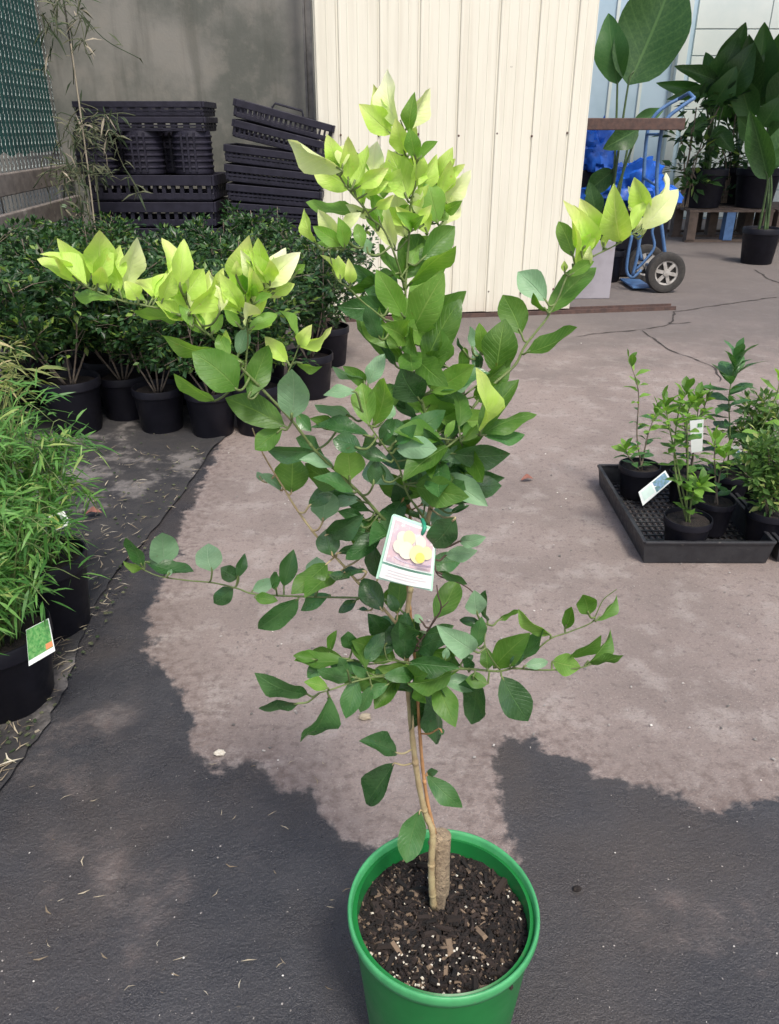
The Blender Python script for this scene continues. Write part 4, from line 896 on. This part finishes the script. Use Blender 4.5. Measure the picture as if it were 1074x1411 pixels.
tray_plant('gardenia_plant', 'slim twiggy plant in the tray corner with a white tag leaning on its pot', (882, 641), .072, [[(878, 600, 0), (880, 540, 0), (866, 492, 0)], [(893, 600, 0), (908, 560, .02)], [(866, 628, -.03), (862, 616, -.04)]], 56, .050, 'glm', 52)
tray_plant('gardenia_plant', 'leafy light green plant in the front pot of the mesh tray', (949, 713), .072, [[(930, 640, 0), (935, 570, .01), (950, 530, .02)], [(948, 640, 0), (948, 570, .0), (965, 545, .0)], [(925, 600, .0), (915, 548, .0)], [(955, 680, -.02), (968, 668, -.03)]], 110, .050, 'mlm', 53)
tray_plant('gardenia_plant', 'broad-leaved plant with a yellowish upright leaf in the tray behind the front pot', (986, 688), .064, [[(985, 640, 0), (986, 600, 0)], [(993, 650, 0), (1003, 620, 0)]], 34, .062, 'gll', 54)
tray_plant('gardenia_plant', 'green plant in the rear pot of the mesh tray beside the white flower tag', (950, 650), .066, [[(958, 600, 0), (965, 545, 0)], [(945, 600, 0), (940, 560, 0)], [(962, 590, 0), (978, 540, .0)]], 60, .052, 'glm', 56)
tray_plant('gardenia_plant', 'tall single-stemmed plant topped by a rosette of broad green leaves', (1008, 652), .066, [[(1006, 600, 0), (1005, 545, 0), (1016, 492, 0)]], 30, .105, 'dgg', 57)
tray_plant('bushy_plant', 'bushy small-leaved plant at the front of the filled tray', (1062, 702), .072, [[(1050, 650, 0), (1030, 615, 0)], [(1060, 640, 0), (1055, 600, 0)], [(1070, 650, 0), (1085, 610, 0)], [(1045, 670, -.02), (1025, 650, -.03)], [(1075, 670, 0), (1095, 655, 0)]], 900, .034, '', 60, MT['azalea'])
tray_plant('bushy_plant', 'bushy small-leaved plant at the rear of the filled tray', (1046, 640), .07, [[(1040, 590, 0), (1030, 550, 0)], [(1050, 590, 0), (1055, 545, 0)], [(1060, 600, 0), (1075, 560, 0)], [(1030, 610, 0), (1015, 590, 0)]], 820, .034, '', 61, MT['azalea'])
tray_plant('gardenia_plant', 'plant with a long arching pale stem in the filled tray', (1080, 655), .066, [[(1030, 640, -.05), (1050, 590, -.05), (1070, 545, -.05), (1076, 515, -.05)]], 14, .06, 'lll', 63)
yc = gz(882, 641, .13).y
small_tag('plant_tag', 'white tag with blue picture leaning on the twiggy plant pot', [(880, 678, yc - .09), (917, 648, yc - .075), (926, 663, yc - .10), (886, 697, yc - .115)], WP, [(.5, .1, .95, .9, BP), (.08, .15, .45, .8, flat('mint_print', (.66, .82, .74)))])
yc2 = gz(950, 650, .13).y
small_tag('plant_tag', 'white flower picture tag standing among the tray plants', [(951, 580, yc2 - .06), (970, 578, yc2 - .06), (968, 622, yc2 - .05), (953, 624, yc2 - .05)], WP, [(.1, .42, .9, .55, GP), (.55, .1, .9, .22, GP)])
small_tag('plant_tag', 'small white tag tilted between the two seedling trays', [(1009, 616, yc2 - .06), (1015, 614, yc2 - .06), (1028, 628, yc2 - .05), (1020, 632, yc2 - .05)], WP, [(.3, .3, .7, .7, BP)])

# ------------------------------------------------------------------ black trays stacked at the wall
def make_crate(label, group, wd, dp, h, loc, rx=0, ry=0, rz=0, nsl=20, bands=2, handle=False):
    t = thing('plastic_tray', label, 'tray', loc, 0, group)
    t.rotation_euler = (rx, ry, rz); th = .012
    def loop(zc, hh, ins=0, tk=.016):
        mb = MB()
        for sx in (-1, 1):
            mb.box((sx * (wd / 2 - ins), 0, zc), (tk, dp - 2 * ins, hh)); mb.box((0, sx * (dp / 2 - ins), zc), (wd - 2 * ins - tk, tk, hh))
        return mb
    m = MT['tray_plastic']
    W = world(t)
    def put(mb, nm, **k):
        o = mb.build(nm, m, None, **k); o.parent = t; return o
    put(loop(h - h * .21, h * .40), 'top_band', bevel=.003)
    put(loop(h * .18, h * .26, .012), 'bottom_band', bevel=.003)
    if bands > 2: put(loop(h * .42, h * .12, .007), 'middle_band')
    mb = MB(); n = nsl
    for i in range(n):
        x = -wd / 2 + wd * (i + .5) / n
        for sy in (-1, 1): mb.box((x, sy * (dp / 2 - .006), h / 2), (wd / n * .42, .008, h - .03))
    for i in range(n // 2):
        y = -dp / 2 + dp * (i + .5) / (n // 2)
        for sx in (-1, 1): mb.box((sx * (wd / 2 - .006), y, h / 2), (.008, dp / (n // 2) * .42, h - .03))
    put(mb, 'slats', kind='stuff')
    mb = MB()
    for i in range(9): mb.box((0, -dp / 2 + dp * (i + .5) / 9, .006), (wd - .04, dp / 9 * .55, .006))
    put(mb, 'floor_slats')
    if handle:
        put(MB().tube([(-.10, 0, h), (-.085, 0, h + .03), (.085, 0, h + .03), (.10, 0, h)], .007, 6), 'handle')
    return t
YS = 5.35
def zat(py, Y): return gy(300, py, Y).z
# left stack: trays on the ground, pots, one tray on top
xl, xr = gy(109, 190, YS).x, gy(284, 190, YS).x; xm = (xl + xr) / 2; wl_ = xr - xl
ztop = zat(139, YS); zp0 = zat(240, YS); zb = zat(182, YS)
hl = zp0 / 6
for k in range(6):
    make_crate('black plastic tray in the low stack under the ribbed black pots', 'trays under the ribbed pots', wl_ * (1.0 + .03 * (k % 2)), .42, hl * .98, (xm + .04 + rng.uniform(-.02, .02), YS + .19, k * hl), rz=rng.uniform(-.05, .05), nsl=14, ry=0)
for k, px in enumerate((128, 196, 264, 160, 230)):
    c = gy(px, 236, YS); hh = zb - zp0 + .01; r = 33 * mpp(c) * .82
    t = thing('ribbed_pot', 'upturned ribbed black pot held between stacked black trays', 'pot', (c.x, YS + (.10 if k < 3 else .29), zp0), 0, 'ribbed pots between the trays')
    pr = [(.001, 0), (r * .98, 0), (r, .004)]
    for i in range(6):
        z_ = hh * (.12 + .14 * i); pr += [(r * .97, z_), (r * 1.02, z_ + .006), (r * 1.02, z_ + .012), (r * .96, z_ + .018)]
    pr += [(r * .93, hh - .003), (.001, hh)]
    o = MB().lathe(pr, 24).build('body', MT['tray_plastic'], None, smooth='auto'); o.parent = t
    for a in (-1.9, -1.57, -1.24):
        o = MB().box((cos(a) * r * .99, sin(a) * r * .99, hh * .5), (.012, .014, hh * .9)).build('rib', MT['tray_plastic'], None); o.parent = t
hq = (ztop - zb) / 2
for k in range(2):
    make_crate('black slatted tray on top of the ribbed black pots', 'trays over the ribbed pots', wl_, .40, hq, (xm, YS + .19, zb + k * hq), nsl=10, bands=3, rz=.01)
# right stack, leaning
x2a, x2b = gy(303, 220, YS).x, gy(440, 220, YS).x; xm2 = (x2a + x2b) / 2; w2 = (x2b - x2a) * .98
zt2 = zat(150, YS); NT = 12; hs = (zt2 - .02) / NT
for k in range(NT):
    f = k / (NT - 1); tilt = .02 + .19 * max(0, f - .25) ** 1.2
    if k >= NT - 2: tilt += .09
    make_crate('black slatted plastic tray in the leaning stack against the wall', 'leaning tray stack', w2 * (1.0 + rng.uniform(-.03, .03)), .40, hs * .96, (xm2 + .03 * f + (.05 if k >= NT - 2 else 0), YS + .20 + rng.uniform(-.015, .015), k * hs + .012), ry=tilt, rz=rng.uniform(-.06, .04), nsl=20, handle=(k == NT - 1), bands=2 + (k < NT - 2))
    if k == NT - 1: bpy.data.objects[[o.name for o in COL.objects if o.name.startswith('plastic_tray')][-1]]['label'] = 'topmost black tray with a raised handle on the leaning stack'

# dry vine on the fence
dv_ = thing('dry_vine', 'dry tangled bamboo stems and straw hanging on the fence corner', 'dry plant', tuple(gz(95, 330) * 1.0))
q = random.Random(77); stm = MB(); lv = MB()
for (x0, y0, x1, y1, n) in ((60, -10, 118, 60, 14), (75, 150, 150, 250, 16), (100, 140, 180, 260, 16), (85, 200, 120, 330, 12)):
    for k in range(n):
        a = gy(q.uniform(x0, x1), q.uniform(y0, y1), q.uniform(4.95, 5.2)); e = a + Vector((q.gauss(0, .12), q.gauss(0, .08), q.gauss(-.06, .12))); mp_ = a.lerp(e, .5) + Vector((q.gauss(0, .04), 0, q.gauss(.03, .04)))
        stm.tube(smooth_pts([a, mp_, e], 4), [.0028] * 9, 4)
        for j in range(7):
            p = a.lerp(e, q.random()); d = Vector((q.gauss(0, 1), q.gauss(0, .6), q.gauss(-.3, .8))).normalized(); L = q.uniform(.05, .12); x = d.orthogonal().normalized() * L * .06
            m1 = p + d * L * .5; lv.add([p, m1 + x, p + d * L + Vector((0, 0, -.02)), m1 - x], [(0, 1, 2, 3)])
for (px, py) in ((98, 60), (112, 210), (130, 230)):
    a = gy(px, py, 5.1); stm.tube(smooth_pts([Vector((a.x - .05, 5.05, .0)), Vector((a.x, 5.05, a.z * .5)), a], 6), [.005] * 13, 5)
stm.build('stem', MT['vine'], dv_, smooth=True); lv.build('straw_leaves', MT['vine'], dv_, kind='stuff')

# ------------------------------------------------------------------ right background: trolley, plank, tarp, pallet, strelitzias
YH = gz(917, 403).y
wc = gy(917, 375.5, YH); WRAD = 27 * mpp(wc); wc.z = WRAD
tro = thing('hand_trolley', 'blue steel hand trolley with grey spoked rubber-tyred wheels', 'hand trolley', (wc.x, YH, 0))
ax = Vector((-.06, 1, 0)).normalized()
def wheel(c):
    rot = ax.to_track_quat('Z', 'Y').to_matrix()
    wob = MB()
    prof = [(WRAD * .60, -.030), (WRAD * .80, -.042), (WRAD * .95, -.036), (WRAD, -.018), (WRAD, .018), (WRAD * .95, .036), (WRAD * .80, .042), (WRAD * .60, .030)]
    wob.lathe(prof, 40); wob.v = [tuple(rot @ Vector(v) + c) for v in wob.v]
    wh = thing('x', None, None); bpy.data.objects.remove(wh)
    hub = MB(); hub.lathe([(WRAD * .61, -.032), (WRAD * .61, -.026), (WRAD * .52, -.022), (WRAD * .52, .022), (WRAD * .61, .030), (WRAD * .61, .0)], 36); hub.lathe([(.001, -.036), (WRAD * .17, -.034), (WRAD * .19, .02), (.001, .02)], 20)
    for k in range(6):
        a = k * pi / 3 + .2; hub.box((cos(a) * WRAD * .35, sin(a) * WRAD * .35, -.020), (WRAD * .42, WRAD * .17, .014), Matrix.Rotation(a, 3, 'Z'))
    hub.v = [tuple(rot @ Vector(v) + c) for v in hub.v]
    dsc = MB(); dsc.lathe([(.001, -.004), (WRAD * .58, -.004), (WRAD * .58, .004), (.001, .004)], 24); dsc.v = [tuple(rot @ Vector(v) + c) for v in dsc.v]
    w_ = wob.build('wheel', MT['tyre'], tro, smooth='auto'); hub.build('rim', MT['rim'], w_, smooth='auto'); dsc.build('disc', MT['tyre'], w_)
wheel(wc); wheel(wc + ax * .46)
def TP(px, py, dy=0): return gy(px, py, YH + .08 + dy)
near = [(919, 372), (916, 345), (912, 312), (905, 256), (911, 185), (920, 163), (938, 148), (957, 135)]
far = [(884, 358), (880, 330), (884, 290), (887, 245), (892, 185), (902, 160), (918, 146), (936, 136)]
for pth, dy in ((near, 0), (far, .34)):
    MB().tube(smooth_pts([TP(x, y, dy) for x, y in pth], 5), .014, 10).build('rail', MT['blue'], tro, smooth=True)
MB().tube([TP(957, 135, 0), TP(950, 128, .17), TP(936, 136, .34)], .013, 8).build('handle', MT['blue'], tro, smooth=True)
for i in (2, 3, 4): MB().tube([TP(*near[i], 0), TP(*far[i], .34)], .010, 8).build('crossbar', MT['blue'], tro, smooth=True)
MB().tube(smooth_pts([TP(908, 300), TP(899, 318), TP(902, 340), TP(890, 358), TP(876, 372)], 4), .011, 8).build('brace', MT['blue'], tro, smooth=True)
MB().tube(smooth_pts([TP(888, 300), TP(882, 330), TP(878, 355), TP(872, 380)], 4), .013, 8).build('brace', MT['blue'], tro, smooth=True)
MB().tube(smooth_pts([TP(872, 320), TP(866, 350), TP(864, 374), TP(872, 382), TP(884, 372)], 4), .012, 8).build('toe_frame', MT['blue'], tro, smooth=True)
MB().tube([wc - ax * .02, wc + ax * .48], .012, 8).build('axle', MT['blue'], tro, smooth=True)
t0 = gz(858, 384); MB().box((t0.x, YH + .25, .03), (.16, .40, .012)).build('toe_plate', MT['blue'], tro)
# plank
pa, pb_ = gy(770, 172, YH - .02), gy(941, 170, YH - .02); zc = (pa.z + pb_.z) / 2
pl = MB(); pl.bar((pa.x, YH - .0, zc), (pb_.x, YH - .0, zc), .16, .08); o = pl.build('timber_plank', MT['rust'], bevel=.006); tag(o, 'reddish brown timber plank resting across the blue hand trolley', 'plank')
tb = thing('steel_trestle', 'steel trestle behind the cream door carrying the plank end', 'trestle', (pa.x + .1, YH, 0))
for dx in (-.06, .06): MB().tube([(pa.x + .1 + dx * 2, YH + dx, 0), (pa.x + .1 + dx * .4, YH, zc - .045)], .015, 8).build('leg', MT['steelpost'], tb)
# tarp bundle on a dark tub
def lump(c, size, seed, amp=.5, n=48, m_=30):
    mb = MB(); vs = []
    for j in range(m_ + 1):
        th = pi * j / m_
        for i in range(n):
            ph = 2 * pi * i / n; d = Vector((sin(th) * cos(ph), sin(th) * sin(ph), cos(th)))
            k = 1 + amp * noise.noise(d * 1.6 + Vector((seed, 0, 0))) + amp * .55 * abs(noise.noise(d * 4.5 + Vector((seed, 3, 0)))) - amp * .5 * abs(noise.noise(d * 8 + Vector((seed, 9, 0)))) + amp * .3 * abs(noise.noise(d * 15 + Vector((seed, 5, 0))))
            v = Vector((d.x * size[0], d.y * size[1], d.z * size[2])) * k; v.z = max(v.z, -size[2] * .55); vs.append(Vector(c) + v)
    fs = [(j * n + i, (j + 1) * n + i, (j + 1) * n + (i + 1) % n, j * n + (i + 1) % n) for j in range(m_) for i in range(n)]
    return mb.add(vs, fs)
YT2 = YH + 1.0
tc_ = gy(862, 262, YT2); tubh = gy(850, 288, YT2).z
tub = thing('storage_tub', 'dark plastic tub under the crumpled blue tarpaulin', 'tub', (tc_.x, YT2, 0))
MB().box((tc_.x - .05, YT2, tubh / 2), (.72, .55, tubh), taper=1.08).build('body', MT['black_plastic'], tub, bevel=.02)
MB().box((tc_.x - .05, YT2, tubh + .012), (.82, .64, .03)).build('lid', MT['black_plastic'], tub, bevel=.01)
o = lump((tc_.x, YT2, tubh + .14), (.36, .26, .26), 2.2).build('tarpaulin', MT['tarp'], smooth='auto'); tag(o, 'crumpled bright blue tarpaulin heaped on the dark tub', 'tarpaulin')
c2 = gy(822, 205, YT2); o = lump((c2.x - .02, YT2 + .1, c2.z - .05), (.20, .2, .24), 5.1).build('tarpaulin', MT['tarp'], smooth='auto'); tag(o, 'smaller blue tarpaulin bundle close beside the cream door edge', 'tarpaulin')
o = MB().box((c2.x - .02, YT2 + .12, (c2.z - .17) / 2), (.30, .3, c2.z - .17)).build('storage_box', MT['black_plastic'], bevel=.015); tag(o, 'dark box holding up the smaller blue bundle', 'box')

def big_leaf(t, A, B, W, m=None, face=None, roll=0, k=None):
    return leaf_between(A, B, W, BIG[k if k is not None else rng.randrange(3)], m or MT['strelitzia'], t, roll, face, 'leaf')
def strelitzia(label, c, pr, ph, lvs, Y, basez=0, group=None, seed=1, lenk=1.16):
    """lvs: (bx,by,tx,ty,w,dy) blade base/tip pixels"""
    t = thing('strelitzia_plant', label, 'potted plant', (c.x, c.y, basez), 0, group)
    pot_mesh('pot', pr, ph, MT['black_plastic'], t, (c.x, c.y, basez), 28, .8)
    soil_disc((c.x, c.y), pr * .9, basez + ph - .03, 8).build('soil', MT['soil'], t, smooth=True)
    q = random.Random(seed)
    for (bx, by, tx, ty, wd, dy) in lvs:
        A, B = gy(bx, by, Y + dy * .5), gy(tx, ty, Y + dy); B = A + (B - A) * lenk; s0_ = Vector((c.x + q.uniform(-.04, .04), c.y + q.uniform(-.03, .03), basez + ph - .05))
        MB().tube(smooth_pts([s0_, s0_.lerp(A, .5) + Vector(((s0_.x - A.x) * .15, 0, .04)), A, A + (B - A) * .12], 6), [.014 - .0005 * i for i in range(19)], 7).build('stem', MT['strel_stem'], t, smooth=True)
        big_leaf(t, A, B, wd * .98 * mpp(A), roll=q.uniform(-.25, .25))
    return t
YA = YH + .55
c = gz(832, 392); c = Vector((gy(835, 370, YA).x, YA, 0))
strelitzia('tall strelitzia with one huge upright paddle leaf beside the cream door', c, .15, .26,
           [(866, 117, 938, -56, 96, .05), (851, 116, 838, 18, 46, .12), (880, 178, 832, 205, 34, -.15), (846, 235, 806, 268, 30, .1), (872, 172, 915, 150, 22, .2), (822, 300, 812, 250, 26, .0)], YA, seed=3, lenk=1.0)
YP = gz(1000, 331).y + .35
zpal = .0
# pallet
palx0, palx1 = gy(925, 310, YP).x, gy(1150, 310, YP).x; zp_ = gy(1000, 287, YP - .35).z
for kk, (xa, xb) in enumerate(((palx0, (palx0 + palx1) / 2 - .02), ((palx0 + palx1) / 2 + .02, palx1))):
    pal = thing('timber_pallet', 'weathered timber pallet carrying the black strelitzia pots', 'pallet', ((xa + xb) / 2, YP, 0), 0, 'pallets under the strelitzias')
    for i in range(6):
        y = YP - .5 + i * .2; MB().box(((xa + xb) / 2, y, zp_ - .012), (xb - xa, .13, .024)).build('slat', MT['timber_dark'], pal)
    for x in (xa + .06, (xa + xb) / 2, xb - .06):
        for y in (YP - .5, YP, YP + .5):
            MB().box((x, y, (zp_ - .024) * .5 + .012), (.10, .12, zp_ - .024 - .026)).build('block', MT['blue'] if (y < YP - .4 and x > xa + .2 and x < xb - .2) else MT['timber_dark'], pal)
    for y in (YP - .5, YP, YP + .5): MB().box(((xa + xb) / 2, y, .013), (xb - xa, .10, .024)).build('runner', MT['timber_dark'], pal)
ca = Vector((gy(968, 270, YP - .2).x, YP - .2, zp_)); pra = 29 * mpp(ca)
strelitzia('broad-leaved strelitzia in a black pot on the pallet beside the trolley handles', ca, pra, .42,
           [(985, 125, 1022, 44, 40, .1), (972, 135, 1012, 62, 40, -.1), (990, 112, 938, 94, 22, -.2), (970, 124, 914, 116, 20, -.1), (985, 122, 928, 135, 18, -.3), (998, 140, 1034, 70, 42, -.25), (980, 150, 1010, 100, 34, -.3), (975, 165, 945, 185, 22, -.2), (985, 175, 1008, 205, 24, -.3), (990, 130, 975, 80, 30, .2)], YP - .2, zp_, seed=5)
cb = Vector((gy(1040, 270, YP - .2).x, YP - .2, zp_))
strelitzia('dense dark strelitzia in a black pot on the pallet behind the slender one', cb, pra, .42,
           [(1030, 150, 1032, 62, 40, -.1), (1042, 140, 1052, 46, 44, .1), (1052, 150, 1080, 52, 46, .15), (1060, 150, 1098, 90, 44, -.1), (1035, 165, 1018, 110, 36, -.2), (1050, 175, 1072, 140, 36, -.2), (1040, 190, 1020, 165, 30, -.3), (1060, 190, 1085, 175, 34, -.3), (1045, 150, 1030, 95, 36, .25)], YP - .2, zp_, seed=6)
cc = Vector((gy(1010, 270, YP + .25).x, YP + .25, zp_))
strelitzia('strelitzia in a black pot at the back of the pallet', cc, pra * .9, .42,
           [(1005, 140, 1000, 70, 36, 0), (1015, 150, 1046, 90, 40, 0), (1000, 165, 985, 120, 36, 0), (1015, 180, 1030, 130, 36, 0), (1025, 140, 1062, 92, 36, .1)], YP + .25, zp_, seed=7)
YR = gz(1045, 366).y + .16
cr_ = Vector((gy(1044, 350, YR).x, YR, 0))
strelitzia('slender strelitzia with two bright leaves in a black pot on the floor', cr_, 25 * mpp(cr_), .33, [(1058, 247, 1037, 166, 36, -.1), (1060, 236, 1080, 178, 34, .1), (1062, 222, 1100, 205, 26, -.1)], YR, seed=8)
# dark understorey foliage between the strelitzias
q = random.Random(91)
for (px, py, Yb, lab) in ((952, 205, YP - .45, 'dark leafy bush crowding behind the trolley rails'), (1010, 205, YP + .1, 'dark leafy bush between the strelitzia pots')):
    c = gy(px, py, Yb); t = thing('leafy_bush', lab, 'bush', (c.x, Yb, zp_)); L = []
    stm = MB()
    for s in range(9):
        e = c + Vector((q.gauss(0, .14), q.gauss(0, .1), q.gauss(0, .25))); stm.tube(smooth_pts([Vector((c.x + q.gauss(0, .05), Yb, zp_ + .02)), c.lerp(e, .4) - Vector((0, 0, .15)), e], 4), .008, 5)
        for j in range(26):
            d = Vector((q.gauss(0, 1), q.gauss(0, 1), q.gauss(.2, .6))); L.append((e + d * .07, d))
    stm.build('stem', MT['stem_grey'], t); small_leaves(L, .15, 9, .45).build('foliage', MT['murraya2'], t, kind='stuff')

# ------------------------------------------------------------------ litter
def litter(name, label, m, n, area, lo, hi, asp, seed, zbase=.010):
    q = random.Random(seed); mb = MB()
    while n:
        px, py = q.uniform(area[0], area[2]), q.uniform(area[1], area[3])
        if area[4] and not area[4](px, py): continue
        n -= 1; p = gz(px, py); L = q.uniform(lo, hi); a = q.gauss(.7, .9); rot = Matrix.Rotation(a, 3, 'Z') @ Matrix.Rotation(q.uniform(-.15, .15), 3, 'Y')
        if asp > .3: mb.box((p.x, p.y, zbase + q.uniform(0, .004)), (L, L * asp * q.uniform(.5, 1.3), L * .3), rot, q.uniform(.4, .9)); continue
        hw = L * asp * q.uniform(.3, .8); bend = q.uniform(-.25, .25) * L; zz = zbase + q.uniform(0, .006); V = lambda x, y: Vector((p.x, p.y, zz)) + rot @ Vector((x, y, 0))
        mb.add([V(-L / 2, -hw * .3), V(-L / 2, hw * .3), V(-L * .1, bend + hw), V(-L * .1, bend - hw), V(L / 2, bend * .3)], [(0, 3, 2, 1), (3, 4, 2)])
    o = mb.build(name, m); tag(o, label, name.replace('_', ' '), kind='stuff')
litter('straw_litter', 'dry straw scattered on the black weed mat', MT['straw'], 360, (-10, 620, 330, 1120, lambda x, y: x < 330 - (y - 560) * .62 and not (x < 60 and 700 < y < 1000)), .010, .050, .07, 5, .016)
litter('straw_litter', 'few dry straws lying on the wet concrete', MT['straw'], 46, (30, 1020, 480, 1400, None), .006, .026, .10, 6, .003)
litter('pale_grit', 'pale grit specks scattered over the wet concrete', MT['grit'], 170, (0, 1060, 1074, 1411, lambda x, y: not (440 < x < 780)), .0010, .0034, .8, 7, .002)
litter('leaf_crumbs', 'brown crumbs of soil and leaf scattered on the weed mat', MT['vine'], 500, (-10, 600, 330, 1060, lambda x, y: x < 330 - (y - 560) * .60), .003, .012, .6, 15, .012)
litter('pale_grit', 'pale grit specks scattered over the dry concrete', MT['grit'], 240, (300, 470, 1074, 1050, None), .003, .008, .7, 8, .002)
for (px, py, s, m, lab, zz) in ((727, 664, .05, 'deadleaf', 'curled reddish dead leaf lying on the bare concrete', .006), (130, 716, .055, 'deadleaf', 'reddish dead leaf lying on the weed mat', .02), (303, 1040, .012, 'perlite', 'white stone chip at the edge of the wet patch', .004), (795, 1227, .008, 'soil', 'small black clod on the wet concrete by the green pot', .004), (503, 990, .014, 'straw', 'pale dry scrap on the concrete behind the green pot', .004)):
    p = gz(px, py)
    if m == 'deadleaf':
        A = Vector((p.x - s * .5, p.y, zz)); B = Vector((p.x + s * .5, p.y + .01, zz + .004))
        o = leaf_between(A, B, s * .5, LMN[2], MT[m], None, 0, Vector((0, -.2, 1)), 'dead_leaf')
    else:
        o = lump((p.x, p.y, zz + s * .1), (s, s * .7, s * .5), px * .1, .3, 10, 7).build('stone_chip', MT[m])
    tag(o, lab, 'dead leaf' if m == 'deadleaf' else 'chip')
